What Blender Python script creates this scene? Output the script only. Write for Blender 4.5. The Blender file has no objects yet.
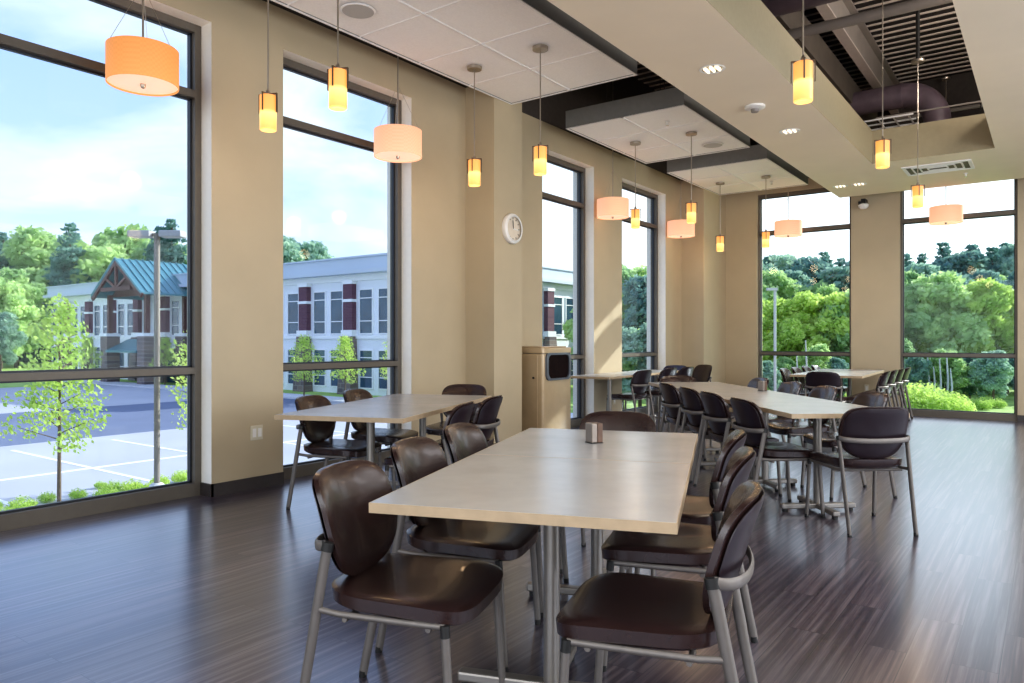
import bpy, bmesh, math, random
from mathutils import Vector, Matrix
random.seed(7)
SC = bpy.context.scene
COL = SC.collection
PI = math.pi

# ------------------------------------------------------------------ camera
H = 1.22
F_PX = 732.0
YAW = math.atan(538 / 732.0)
FW = Vector((-math.sin(YAW), math.cos(YAW), 0))
RT = Vector((math.cos(YAW), math.sin(YAW), 0))
cam_d = bpy.data.cameras.new('camera')
cam_d.sensor_width = 36.0
cam_d.lens = F_PX / 1024 * 36.0
cam_d.shift_y = -1.5 / 1024
cam_d.clip_end = 600
cam = bpy.data.objects.new('camera', cam_d)
COL.objects.link(cam)
cam.location = (0, 0, H)
cam.rotation_euler = (PI / 2, 0, YAW)
SC.camera = cam

def at(u, d):
    """ground position d metres in front along bearing u (authoring aid for the far landscape)"""
    v = FW * d + RT * (d * (u - 512) / F_PX)
    return v.x, v.y

# ------------------------------------------------------------------ materials
def mat(name, color, rough=0.5, metal=0.0, spec=0.5, noise=0.0, nscale=20.0, bump=0.0, bscale=200.0, emit=None, estr=0.0, coat=0.0):
    m = bpy.data.materials.new(name); m.use_nodes = True
    nt = m.node_tree; b = nt.nodes['Principled BSDF']
    b.inputs['Base Color'].default_value = (*color, 1)
    b.inputs['Roughness'].default_value = rough
    b.inputs['Metallic'].default_value = metal
    b.inputs['Specular IOR Level'].default_value = spec
    b.inputs['Coat Weight'].default_value = coat
    tc = nt.nodes.new('ShaderNodeTexCoord')
    if noise:
        n = nt.nodes.new('ShaderNodeTexNoise'); n.inputs['Scale'].default_value = nscale; n.inputs['Detail'].default_value = 4
        nt.links.new(tc.outputs['Object'], n.inputs['Vector'])
        r = nt.nodes.new('ShaderNodeValToRGB')
        r.color_ramp.elements[0].position = 0.3; r.color_ramp.elements[1].position = 0.7
        r.color_ramp.elements[0].color = (*[c * (1 - noise) for c in color], 1)
        r.color_ramp.elements[1].color = (*[min(1, c * (1 + noise)) for c in color], 1)
        nt.links.new(n.outputs['Fac'], r.inputs['Fac']); nt.links.new(r.outputs['Color'], b.inputs['Base Color'])
    if bump:
        n = nt.nodes.new('ShaderNodeTexNoise'); n.inputs['Scale'].default_value = bscale
        nt.links.new(tc.outputs['Object'], n.inputs['Vector'])
        bp = nt.nodes.new('ShaderNodeBump'); bp.inputs['Strength'].default_value = bump; bp.inputs['Distance'].default_value = 0.01
        nt.links.new(n.outputs['Fac'], bp.inputs['Height']); nt.links.new(bp.outputs['Normal'], b.inputs['Normal'])
    if emit:
        b.inputs['Emission Color'].default_value = (*emit, 1); b.inputs['Emission Strength'].default_value = estr
    return m

M = {}
M['wall'] = mat('tan_wall_paint', (0.485, 0.41, 0.285), 0.55, noise=0.03, nscale=3, bump=0.05, bscale=120)
M['wall_dark'] = mat('dark_plenum_paint', (0.055, 0.045, 0.04), 0.8, noise=0.1)
M['reveal'] = mat('window_reveal_paint', (0.88, 0.85, 0.77), 0.5, noise=0.02)  # light tone carries the sky light falling on the reveals
M['frame'] = mat('bronze_window_frame', (0.14, 0.125, 0.105), 0.45, 0.2, noise=0.04)
M['gasket'] = mat('black_gasket', (0.02, 0.025, 0.035), 0.4)
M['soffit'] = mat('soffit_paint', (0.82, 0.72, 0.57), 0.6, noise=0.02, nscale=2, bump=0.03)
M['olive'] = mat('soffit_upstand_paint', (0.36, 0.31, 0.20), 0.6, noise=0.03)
M['tile'] = mat('acoustic_tile', (0.95, 0.93, 0.91), 0.9, noise=0.03, nscale=60, bump=0.3, bscale=300)
M['tbar'] = mat('ceiling_grid_white', (0.88, 0.87, 0.86), 0.5, noise=0.02)
M['fascia'] = mat('cloud_fascia_grey', (0.23, 0.23, 0.22), 0.6, noise=0.04)
M['deck'] = mat('deck_dark', (0.015, 0.012, 0.012), 0.7, noise=0.1)
M['rib'] = mat('deck_rib', (0.52, 0.46, 0.42), 0.6, noise=0.05)
M['steel'] = mat('painted_steel', (0.26, 0.235, 0.215), 0.6, noise=0.06, nscale=5)
M['steel_dk'] = mat('dark_brown_beam', (0.10, 0.085, 0.07), 0.6, noise=0.1, nscale=5)
M['duct'] = mat('dark_duct', (0.12, 0.09, 0.11), 0.45, noise=0.15, nscale=8)
M['black'] = mat('black_paint', (0.015, 0.015, 0.015), 0.5, noise=0.05)
M['white'] = mat('white_plastic', (0.8, 0.79, 0.76), 0.4, noise=0.02)
M['ivory'] = mat('ivory_plastic', (0.62, 0.58, 0.46), 0.4, noise=0.02)
M['nickel'] = mat('brushed_nickel', (0.45, 0.40, 0.34), 0.35, 0.9, noise=0.05)
M['bracket'] = mat('dark_bronze_bracket', (0.16, 0.12, 0.09), 0.4, 0.6, noise=0.05)
M['chrome'] = mat('bright_reflector', (0.85, 0.83, 0.8), 0.15, 1.0, noise=0.02)
M['leg'] = mat('chair_leg_metal', (0.18, 0.165, 0.155), 0.48, 0.5, noise=0.06)
M['tleg'] = mat('table_leg_metal', (0.27, 0.25, 0.23), 0.38, 0.6, noise=0.05)
M['pad'] = mat('brown_vinyl', (0.030, 0.015, 0.014), 0.27, 0.0, 0.6, noise=0.12, nscale=9, bump=0.05, bscale=350, coat=0.15)
M['shell'] = mat('dark_shell', (0.020, 0.012, 0.017), 0.34, 0.0, 0.5, noise=0.1)
M['ttop'] = mat('table_laminate', (0.41, 0.405, 0.395), 0.24, 0.0, 0.5, noise=0.06, nscale=6, bump=0.02)
M['tedge'] = mat('table_edge_band', (0.42, 0.32, 0.21), 0.45, noise=0.08)
M['bin'] = mat('bin_tan_metal', (0.50, 0.39, 0.25), 0.28, 0.15, 0.5, noise=0.06, nscale=6, coat=0.3)
M['bin_dk'] = mat('bin_dark_inside', (0.012, 0.006, 0.006), 0.8, 0.0, 0.1, noise=0.2)
M['binframe'] = mat('bin_flap_frame', (0.16, 0.18, 0.22), 0.3, 0.6, noise=0.05)
M['base'] = mat('dark_baseboard', (0.045, 0.037, 0.036), 0.4, noise=0.08)
M['clockface'] = mat('clock_face', (0.74, 0.66, 0.55), 0.35, noise=0.03)
M['shaker'] = mat('holder_metal', (0.30, 0.26, 0.23), 0.35, 0.6, noise=0.05)
M['shaker_wood'] = mat('holder_brown', (0.13, 0.075, 0.05), 0.4, noise=0.2)

def glow_mat(name, top, bot, s_top, s_bot, weave=False, z0=0, z1=1):
    m = bpy.data.materials.new(name); m.use_nodes = True
    nt = m.node_tree; b = nt.nodes['Principled BSDF']
    b.inputs['Base Color'].default_value = (*[c * 0.45 for c in top], 1); b.inputs['Roughness'].default_value = 0.6
    tc = nt.nodes.new('ShaderNodeTexCoord'); sp = nt.nodes.new('ShaderNodeSeparateXYZ')
    nt.links.new(tc.outputs['Object'], sp.inputs[0])
    mr = nt.nodes.new('ShaderNodeMapRange'); mr.inputs['From Min'].default_value = z0; mr.inputs['From Max'].default_value = z1
    nt.links.new(sp.outputs['Z'], mr.inputs['Value'])
    r = nt.nodes.new('ShaderNodeValToRGB'); r.color_ramp.elements[0].color = (*[c * s_bot for c in bot], 1); r.color_ramp.elements[1].color = (*[c * s_top for c in top], 1)
    nt.links.new(mr.outputs[0], r.inputs['Fac'])
    out = r.outputs['Color']
    if weave:
        ck = nt.nodes.new('ShaderNodeTexChecker'); ck.inputs['Scale'].default_value = 60
        ck.inputs['Color1'].default_value = (1, 1, 1, 1); ck.inputs['Color2'].default_value = (0.9, 0.88, 0.86, 1)
        nt.links.new(tc.outputs['Object'], ck.inputs['Vector'])
        mx = nt.nodes.new('ShaderNodeMix'); mx.data_type = 'RGBA'; mx.blend_type = 'MULTIPLY'; mx.inputs['Factor'].default_value = 1
        nt.links.new(out, mx.inputs['A']); nt.links.new(ck.outputs['Color'], mx.inputs['B']); out = mx.outputs['Result']
    nt.links.new(out, b.inputs['Emission Color']); b.inputs['Emission Strength'].default_value = 1.0
    return m
M['drum'] = glow_mat('drum_fabric', (1.0, 0.50, 0.31), (1.0, 0.52, 0.33), 0.60, 0.72, True, -0.25, 0)
M['drum_warm'] = glow_mat('drum_fabric_warm', (1.0, 0.40, 0.12), (1.0, 0.42, 0.14), 0.46, 0.56, True, -0.25, 0)
M['drum_bottom'] = mat('drum_diffuser', (0.9, 0.75, 0.62), 0.5, emit=(1.0, 0.56, 0.38), estr=0.58, noise=0.02)
def cyl_mat():
    m = bpy.data.materials.new('amber_glass'); m.use_nodes = True
    nt = m.node_tree; b = nt.nodes['Principled BSDF']
    b.inputs['Base Color'].default_value = (0.35, 0.2, 0.1, 1); b.inputs['Roughness'].default_value = 0.35
    tc = nt.nodes.new('ShaderNodeTexCoord'); sp = nt.nodes.new('ShaderNodeSeparateXYZ'); nt.links.new(tc.outputs['Object'], sp.inputs[0])
    mr = nt.nodes.new('ShaderNodeMapRange'); mr.inputs['From Min'].default_value = -0.245; mr.inputs['From Max'].default_value = 0
    nt.links.new(sp.outputs['Z'], mr.inputs['Value'])
    r = nt.nodes.new('ShaderNodeValToRGB'); e = r.color_ramp.elements
    e[0].position = 0; e[0].color = (0.90, 0.44, 0.10, 1); e[1].position = 1; e[1].color = (0.80, 0.30, 0.06, 1)
    x = e.new(0.25); x.color = (1.0, 0.60, 0.16, 1)
    x = e.new(0.48); x.color = (1.15, 0.86, 0.28, 1)
    x = e.new(0.58); x.color = (0.85, 0.38, 0.08, 1)
    nt.links.new(mr.outputs[0], r.inputs['Fac']); nt.links.new(r.outputs['Color'], b.inputs['Emission Color']); b.inputs['Emission Strength'].default_value = 0.95
    return m
M['amber'] = cyl_mat()
M['lamp_on'] = mat('lamp_glow', (0.9, 0.85, 0.7), 0.4, emit=(1, 0.86, 0.66), estr=0.8, noise=0.02)

def glass_mat(tint=(0.93, 0.97, 0.98)):
    m = bpy.data.materials.new('window_glass'); m.use_nodes = True
    nt = m.node_tree; nt.nodes.remove(nt.nodes['Principled BSDF'])
    out = nt.nodes['Material Output']
    tr = nt.nodes.new('ShaderNodeBsdfTransparent'); tr.inputs['Color'].default_value = (*tint, 1)
    gl = nt.nodes.new('ShaderNodeBsdfGlossy'); gl.inputs['Roughness'].default_value = 0.02
    lw = nt.nodes.new('ShaderNodeLayerWeight'); lw.inputs['Blend'].default_value = 0.5
    pw = nt.nodes.new('ShaderNodeMath'); pw.operation = 'POWER'; pw.inputs[1].default_value = 5.0; nt.links.new(lw.outputs['Facing'], pw.inputs[0])
    fr = nt.nodes.new('ShaderNodeMath'); fr.operation = 'MULTIPLY_ADD'; fr.inputs[1].default_value = 0.3; fr.inputs[2].default_value = 0.009; nt.links.new(pw.outputs[0], fr.inputs[0])
    mx = nt.nodes.new('ShaderNodeMixShader')
    nt.links.new(fr.outputs[0], mx.inputs[0]); nt.links.new(tr.outputs[0], mx.inputs[1]); nt.links.new(gl.outputs[0], mx.inputs[2])
    nt.links.new(mx.outputs[0], out.inputs['Surface'])
    return m
M['glass'] = glass_mat()

def floor_mat():
    m = bpy.data.materials.new('wood_plank_floor'); m.use_nodes = True
    nt = m.node_tree; b = nt.nodes['Principled BSDF']; L = nt.links
    tc = nt.nodes.new('ShaderNodeTexCoord'); sp = nt.nodes.new('ShaderNodeSeparateXYZ'); cb = nt.nodes.new('ShaderNodeCombineXYZ')
    L.new(tc.outputs['Object'], sp.inputs[0]); L.new(sp.outputs['Y'], cb.inputs['X']); L.new(sp.outputs['X'], cb.inputs['Y'])
    br = nt.nodes.new('ShaderNodeTexBrick'); br.inputs['Scale'].default_value = 1
    br.inputs['Brick Width'].default_value = 1.22; br.inputs['Row Height'].default_value = 0.15; br.inputs['Mortar Size'].default_value = 0.0015
    br.inputs['Mortar Smooth'].default_value = 0.0; br.offset = 0.37
    br.inputs['Color1'].default_value = (0.0, 0.0, 0.0, 1); br.inputs['Color2'].default_value = (1, 1, 1, 1); br.inputs['Mortar'].default_value = (0, 0, 0, 1)
    L.new(cb.outputs[0], br.inputs['Vector'])
    mp = nt.nodes.new('ShaderNodeMapping'); mp.inputs['Scale'].default_value = (0.55, 26, 1); L.new(cb.outputs[0], mp.inputs['Vector'])
    n1 = nt.nodes.new('ShaderNodeTexNoise'); n1.inputs['Scale'].default_value = 1.6; n1.inputs['Detail'].default_value = 8; n1.inputs['Roughness'].default_value = 0.65
    n1.noise_dimensions = '4D'; L.new(mp.outputs[0], n1.inputs['Vector'])
    mw = nt.nodes.new('ShaderNodeMath'); mw.operation = 'MULTIPLY'; mw.inputs[1].default_value = 9; L.new(br.outputs['Color'], mw.inputs[0]); L.new(mw.outputs[0], n1.inputs['W'])
    r = nt.nodes.new('ShaderNodeValToRGB'); e = r.color_ramp.elements
    e[0].position = 0.30; e[0].color = (0.024, 0.016, 0.022, 1)
    e[1].position = 0.72; e[1].color = (0.29, 0.22, 0.215, 1)
    x = e.new(0.48); x.color = (0.088, 0.055, 0.060, 1)
    L.new(n1.outputs['Fac'], r.inputs['Fac'])
    mx = nt.nodes.new('ShaderNodeMix'); mx.data_type = 'RGBA'; mx.blend_type = 'MULTIPLY'; mx.inputs['Factor'].default_value = 1
    r2 = nt.nodes.new('ShaderNodeValToRGB'); r2.color_ramp.elements[0].color = (0.72, 0.72, 0.74, 1); r2.color_ramp.elements[1].color = (1.1, 1.05, 1.0, 1)
    L.new(br.outputs['Color'], r2.inputs['Fac']); L.new(r.outputs['Color'], mx.inputs['A']); L.new(r2.outputs['Color'], mx.inputs['B'])
    mx2 = nt.nodes.new('ShaderNodeMix'); mx2.data_type = 'RGBA'; mx2.inputs['B'].default_value = (0.03, 0.022, 0.02, 1)
    L.new(br.outputs['Fac'], mx2.inputs['Factor']); L.new(mx.outputs['Result'], mx2.inputs['A'])
    L.new(mx2.outputs['Result'], b.inputs['Base Color'])
    rr = nt.nodes.new('ShaderNodeMapRange'); rr.inputs['To Min'].default_value = 0.27; rr.inputs['To Max'].default_value = 0.33
    L.new(n1.outputs['Fac'], rr.inputs['Value']); L.new(rr.outputs[0], b.inputs['Roughness'])
    b.inputs['Specular IOR Level'].default_value = 1.0; b.inputs['Coat Weight'].default_value = 1.0; b.inputs['Coat IOR'].default_value = 1.65; b.inputs['Coat Tint'].default_value = (0.80, 0.88, 1.0, 1); b.inputs['Coat Roughness'].default_value = 0.22
    b.inputs['Specular Tint'].default_value = (0.50, 0.68, 1.0, 1)
    return m
M['floor'] = floor_mat()

def leaf_mat(name, c0, c1, trans=0.35):
    m = bpy.data.materials.new(name); m.use_nodes = True
    nt = m.node_tree; b = nt.nodes['Principled BSDF']; L = nt.links
    tc = nt.nodes.new('ShaderNodeTexCoord'); n = nt.nodes.new('ShaderNodeTexNoise'); n.inputs['Scale'].default_value = 1.3; n.inputs['Detail'].default_value = 5
    L.new(tc.outputs['Object'], n.inputs['Vector'])
    oi = nt.nodes.new('ShaderNodeObjectInfo')
    ad = nt.nodes.new('ShaderNodeMath'); ad.operation = 'MULTIPLY_ADD'; ad.inputs[1].default_value = 0.35; L.new(oi.outputs['Random'], ad.inputs[0]); L.new(n.outputs['Fac'], ad.inputs[2])
    r = nt.nodes.new('ShaderNodeValToRGB'); r.color_ramp.elements[0].position = 0.38; r.color_ramp.elements[1].position = 0.92
    r.color_ramp.elements[0].color = (*c0, 1); r.color_ramp.elements[1].color = (*c1, 1)
    L.new(ad.outputs[0], r.inputs['Fac']); L.new(r.outputs['Color'], b.inputs['Base Color'])
    b.inputs['Roughness'].default_value = 0.6; b.inputs['Specular IOR Level'].default_value = 0.2
    t = nt.nodes.new('ShaderNodeBsdfTranslucent'); L.new(r.outputs['Color'], t.inputs['Color'])
    mx = nt.nodes.new('ShaderNodeMixShader'); mx.inputs[0].default_value = trans
    L.new(b.outputs[0], mx.inputs[1]); L.new(t.outputs[0], mx.inputs[2]); L.new(mx.outputs[0], nt.nodes['Material Output'].inputs['Surface'])
    return m
M['leaf_bright'] = leaf_mat('bright_leaves', (0.42, 0.62, 0.14), (0.80, 0.92, 0.32), 0.5)
M['leaf_mid'] = leaf_mat('mid_leaves', (0.24, 0.44, 0.20), (0.72, 0.88, 0.42), 0.5)
M['leaf_dark'] = leaf_mat('dark_leaves', (0.15, 0.30, 0.28), (0.50, 0.68, 0.50), 0.45)  # colours lifted to hold the haze over the distant woods
M['bark'] = mat('bark', (0.16, 0.12, 0.09), 0.9, noise=0.2)
M['pine'] = leaf_mat('pine_needles', (0.10, 0.23, 0.20), (0.32, 0.50, 0.40), 0.4)  # bluish lift stands for haze on the far conifers
M['grass'] = mat('lawn', (0.34, 0.50, 0.12), 0.9, noise=0.25, nscale=1.5)
M['mulch'] = mat('mulch', (0.36, 0.25, 0.18), 0.95, noise=0.3, nscale=6)
M['asphalt'] = mat('pale_asphalt', (0.44, 0.45, 0.50), 0.8, noise=0.05, nscale=0.4)
M['road'] = mat('road_asphalt', (0.15, 0.18, 0.27), 0.8, noise=0.08, nscale=0.3)  # dark blue colour includes the shadow lying across the road
M['stripe'] = mat('parking_stripe', (0.85, 0.86, 0.9), 0.7, noise=0.03)
M['kerb'] = mat('concrete_kerb', (0.62, 0.62, 0.64), 0.8, noise=0.05)
M['bwall'] = mat('pale_stucco', (0.84, 0.86, 0.90), 0.8, noise=0.02, nscale=1)
M['bfascia'] = mat('roof_fascia_grey', (0.56, 0.62, 0.70), 0.6, noise=0.03, nscale=0.5)
M['bwin'] = mat('building_window_glass', (0.05, 0.10, 0.15), 0.08, 0.0, 0.9, noise=0.3, nscale=0.7)
M['bwhite'] = mat('building_white_trim', (0.9, 0.91, 0.93), 0.6, noise=0.02)
M['teal'] = mat('teal_metal_roof', (0.10, 0.27, 0.32), 0.4, 0.3, noise=0.05, nscale=0.5)
M['timber'] = mat('dark_red_timber', (0.13, 0.055, 0.05), 0.6, noise=0.1)
M['hill'] = mat('hill_undergrowth', (0.06, 0.11, 0.06), 0.95, noise=0.4, nscale=0.4)
def brick_mat(name, c1, c2, mort, w, h):
    m = bpy.data.materials.new(name); m.use_nodes = True
    nt = m.node_tree; b = nt.nodes['Principled BSDF']
    tc = nt.nodes.new('ShaderNodeTexCoord'); mp = nt.nodes.new('ShaderNodeMapping'); mp.inputs['Rotation'].default_value = (PI / 2, 0, 0)
    br = nt.nodes.new('ShaderNodeTexBrick'); br.inputs['Scale'].default_value = 1; br.inputs['Brick Width'].default_value = w; br.inputs['Row Height'].default_value = h
    br.inputs['Color1'].default_value = (*c1, 1); br.inputs['Color2'].default_value = (*c2, 1); br.inputs['Mortar'].default_value = (*mort, 1); br.inputs['Mortar Size'].default_value = h * 0.08
    nt.links.new(tc.outputs['Object'], mp.inputs['Vector']); nt.links.new(mp.outputs[0], br.inputs['Vector']); nt.links.new(br.outputs['Color'], b.inputs['Base Color'])
    b.inputs['Roughness'].default_value = 0.85
    return m
M['brick'] = brick_mat('plum_brick', (0.13, 0.055, 0.085), (0.17, 0.075, 0.10), (0.2, 0.14, 0.16), 0.3, 0.1)
M['stone'] = brick_mat('field_stone', (0.26, 0.20, 0.17), (0.13, 0.11, 0.12), (0.3, 0.27, 0.25), 0.5, 0.3)

# ------------------------------------------------------------------ mesh helpers
def link(name, bm, mats, parent=None, smooth=False, loc=None, bevel=0):
    me = bpy.data.meshes.new(name)
    bmesh.ops.recalc_face_normals(bm, faces=bm.faces)
    bm.to_mesh(me); bm.free()
    if not isinstance(mats, (list, tuple)): mats = [mats]
    for m_ in mats: me.materials.append(m_)
    if smooth:
        for p in me.polygons: p.use_smooth = True
        try: me.set_sharp_from_angle(angle=math.radians(40))
        except Exception: pass
    o = bpy.data.objects.new(name, me); COL.objects.link(o)
    if parent: o.parent = parent
    if loc: o.location = loc
    if bevel:
        b = o.modifiers.new('bevel', 'BEVEL'); b.width = bevel; b.segments = 2; b.limit_method = 'ANGLE'
    return o

def box(bm, x0, x1, y0, y1, z0, z1, mi=0):
    vs = [bm.verts.new((x, y, z)) for x in (x0, x1) for y in (y0, y1) for z in (z0, z1)]
    for q in ((0, 1, 3, 2), (4, 6, 7, 5), (0, 4, 5, 1), (2, 3, 7, 6), (0, 2, 6, 4), (1, 5, 7, 3)):
        f = bm.faces.new([vs[i] for i in q]); f.material_index = mi
    return vs

def obox(bm, a, b, w, h, up=(0, 0, 1), mi=0):
    """bar of section w x h from point a to b"""
    a = Vector(a); b = Vector(b); d = (b - a).normalized(); up = Vector(up)
    s = d.cross(up)
    if s.length < 1e-4: s = d.cross(Vector((0, 1, 0)))
    s.normalize(); t = s.cross(d).normalized()
    vs = []
    for p in (a, b):
        for i, j in ((-1, -1), (1, -1), (1, 1), (-1, 1)):
            vs.append(bm.verts.new(p + s * (i * w / 2) + t * (j * h / 2)))
    for q in ((3, 2, 1, 0), (4, 5, 6, 7), (0, 1, 5, 4), (1, 2, 6, 5), (2, 3, 7, 6), (3, 0, 4, 7)):
        f = bm.faces.new([vs[i] for i in q]); f.material_index = mi

def tube(bm, pts, r, n=10, ry=None, cap=True, mi=0, up=(0, 0, 1)):
    """swept elliptical tube through pts; r radius (or list), ry second radius"""
    pts = [Vector(p) for p in pts]; rings = []
    N = len(pts)
    ref = Vector(up)
    for i, p in enumerate(pts):
        d = (pts[min(i + 1, N - 1)] - pts[max(i - 1, 0)]).normalized()
        s = d.cross(ref)
        if s.length < 1e-3: s = d.cross(Vector((1, 0, 0)))
        s.normalize(); t = s.cross(d).normalized()
        rr = r[i] if isinstance(r, (list, tuple)) else r
        r2 = (ry if ry is not None else rr)
        rings.append([bm.verts.new(p + s * (math.cos(2 * PI * k / n) * rr) + t * (math.sin(2 * PI * k / n) * r2)) for k in range(n)])
    for a, b in zip(rings, rings[1:]):
        for k in range(n):
            f = bm.faces.new((a[k], a[(k + 1) % n], b[(k + 1) % n], b[k])); f.material_index = mi
    if cap:
        f = bm.faces.new(rings[0][::-1]); f.material_index = mi
        f = bm.faces.new(rings[-1]); f.material_index = mi

def lathe(bm, prof, n=32, c=(0, 0, 0), mi=0, close=True):
    rings = []
    for r, z in prof:
        rings.append([bm.verts.new((c[0] + r * math.cos(2 * PI * k / n), c[1] + r * math.sin(2 * PI * k / n), c[2] + z)) for k in range(n)])
    for a, b in zip(rings, rings[1:]):
        for k in range(n):
            f = bm.faces.new((a[k], a[(k + 1) % n], b[(k + 1) % n], b[k])); f.material_index = mi
    if close:
        for rg in (rings[0][::-1], rings[-1]):
            f = bm.faces.new(rg); f.material_index = mi

def grp(o, label=None, cat=None, group=None, kind=None):
    if label: o['label'] = label
    if cat: o['category'] = cat
    if group: o['group'] = group
    if kind: o['kind'] = kind
    return o

def thing(name, label, cat, loc=(0, 0, 0), rz=0.0, group=None):
    o = bpy.data.objects.new(name, None); COL.objects.link(o); o.empty_display_size = 0.1
    o.location = loc; o.rotation_euler = (0, 0, rz)
    return grp(o, label, cat, group)

def copy_tree(o, parent=None):
    c = o.copy(); COL.objects.link(c)
    if parent: c.parent = parent
    for ch in o.children: copy_tree(ch, c)
    return c

def struct(name, bm, m, parent=None, **k):
    o = link(name, bm, m, parent, **k)
    if not parent: o['kind'] = 'structure'
    return o

# ------------------------------------------------------------------ room shell
XL = -5.25; YF = 13.27; XR = 4.2; YB = -3.6
ZW = 4.03; ZD = 5.35
ZH = 3.69; ZHF = 3.84          # window heads
FX = -5.39                      # frame inner face
bm = bmesh.new(); box(bm, XL - 0.35, XR, YB, YF + 0.3, -0.12, 0); struct('floor', bm, M['floor'])

LW = [(-0.75, 0.80), (1.65, 3.20), (3.86, 5.41), (7.80, 9.12), (9.97, 11.54)]  # first opening is an added unseen window, put in for more light
bm = bmesh.new()
ys = [YB]
for a, b in LW: ys += [a, b]
ys.append(YF + 0.3)
for i in range(0, len(ys), 2): box(bm, XL - 0.35, XL, ys[i], ys[i + 1], -0.1, ZW)
for a, b in LW: box(bm, XL - 0.35, XL, a, b, ZH, ZW)
box(bm, XL - 0.35, XL, YB, YF + 0.3, ZW, ZD, 1)
# projecting column and corner column belong to the wall
box(bm, XL, -4.85, 6.27, 6.79, 0, ZW); box(bm, XL, -4.85, 6.27, 6.79, ZW, ZD, 1)
box(bm, XL, -4.84, 12.20, YF, 0, ZW); box(bm, XL, -4.84, 12.20, YF, ZW, ZD, 1)
# lighter reveals: the sky light on them is put into the colour
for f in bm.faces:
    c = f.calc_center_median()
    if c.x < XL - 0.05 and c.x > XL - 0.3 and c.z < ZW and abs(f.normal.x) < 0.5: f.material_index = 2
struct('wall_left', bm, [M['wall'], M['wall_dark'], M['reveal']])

FWN = [(-4.26, -2.69), (-1.96, -0.39)]
bm = bmesh.new()
xs = [XL]
for a, b in FWN: xs += [a, b]
xs.append(XR)
for i in range(0, len(xs), 2): box(bm, xs[i], xs[i + 1], YF, YF + 0.3, -0.1, ZW)
for a, b in FWN: box(bm, a, b, YF, YF + 0.3, ZHF, ZW)
box(bm, XL, XR, YF, YF + 0.3, ZW, ZD, 1)
struct('wall_far', bm, [M['wall'], M['wall_dark']])
bm = bmesh.new(); box(bm, XR, XR + 0.2, YB, YF + 0.3, -0.1, ZD); struct('wall_right', bm, M['wall'])
bm = bmesh.new(); box(bm, XL - 0.35, XR + 0.2, YB - 0.2, YB, -0.1, ZD); struct('wall_back', bm, M['wall'])

# windows
def window_unit(n, a, b, zh, axis, plane, inside):
    """frame box, mullions and glass; axis 'y' = along the left wall, 'x' = along the far wall. inside = direction sign into room"""
    root = bpy.data.objects.new('window_%d' % n, None); COL.objects.link(root); root['kind'] = 'structure'
    loc = (plane, (a + b) / 2, 0) if axis == 'y' else ((a + b) / 2, plane, 0)
    root.location = loc
    hw = (b - a) / 2
    def bx(bm, s0, s1, t0, t1, z0, z1, mi=0):
        # s along wall, t depth (0 = inner face, positive outwards)
        if axis == 'y': box(bm, -t1, -t0, s0, s1, z0, z1, mi)
        else: box(bm, s0, s1, t0, t1, z0, z1, mi)
    fw, dp = (0.055 if axis == 'y' else 0.032), 0.11
    bm = bmesh.new()
    bx(bm, -hw, -hw + fw, 0, dp, 0.0, zh); bx(bm, hw - fw, hw, 0, dp, 0.0, zh)
    bx(bm, -hw, hw, 0.001, dp, 0.0, 0.10); bx(bm, -hw, hw, 0.001, dp, zh - 0.06, zh)
    # dark gaskets around the glass
    g = 0.014
    for z0, z1 in ((0.10, 0.955), (1.005, 3.115), (3.175, zh - 0.06)):
        bx(bm, -hw + fw, -hw + fw + g, 0.045, 0.075, z0, z1, 1); bx(bm, hw - fw - g, hw - fw, 0.045, 0.075, z0, z1, 1)
        bx(bm, -hw + fw, hw - fw, 0.045, 0.075, z0, z0 + g, 1); bx(bm, -hw + fw, hw - fw, 0.045, 0.075, z1 - g, z1, 1)
    struct('frame', bm, [M['frame'], M['gasket']], root)
    for z0, z1 in ((0.955, 1.005), (3.115, 3.175)):
        bm = bmesh.new(); bx(bm, -hw + fw, hw - fw, 0.0, dp, z0, z1); struct('mullion', bm, M['frame'], root)
    bm = bmesh.new(); bx(bm, -hw + fw, hw - fw, 0.055, 0.063, 0.10, zh - 0.06); struct('glass', bm, M['glass'], root)
n = 1
for a, b in LW: window_unit(n, a, b, ZH, 'y', FX, 1); n += 1
for a, b in FWN: window_unit(n, a, b, ZHF, 'x', YF + 0.06, 1); n += 1

# baseboards
bm = bmesh.new()
ends = [(YB, -0.75), (0.80, 1.65), (3.20, 3.86), (5.41, 6.27), (6.79, 7.80), (9.12, 9.97), (11.54, 12.2)]
for a, b in ends: box(bm, XL, XL + 0.012, a, b, 0, 0.10)
for a in (3.20,): box(bm, XL - 0.14, XL + 0.012, a - 0.0, a + 0.012, 0, 0.10)
for y in (3.20 , ): box(bm, XL - 0.139, XL, y - 0.012, y, 0, 0.10)
box(bm, XL, -4.838, 6.258, 6.27, 0, 0.10); box(bm, -4.85, -4.838, 6.27, 6.79, 0, 0.10)
box(bm, XL, -4.828, 12.188, 12.2, 0, 0.10); box(bm, -4.84, -4.828, 12.2, YF, 0, 0.10)
struct('baseboard_left', bm, M['base'])
bm = bmesh.new()
for a, b in ((-4.84, -4.26), (-2.69, -1.96), (-0.39, XR)): box(bm, a, b, YF - 0.012, YF, 0, 0.10)
struct('baseboard_far', bm, M['base'])

# roof deck with ribs
bm = bmesh.new(); box(bm, XL - 0.3, XR + 0.1, YB, YF + 0.3, ZD, ZD + 0.1, 0)
y = YB + 0.1
while y < YF:
    box(bm, XL, XR, y, y + 0.035, ZD - 0.015, ZD, 1); y += 0.20
struct('ceiling', bm, [M['deck'], M['rib']])

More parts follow.
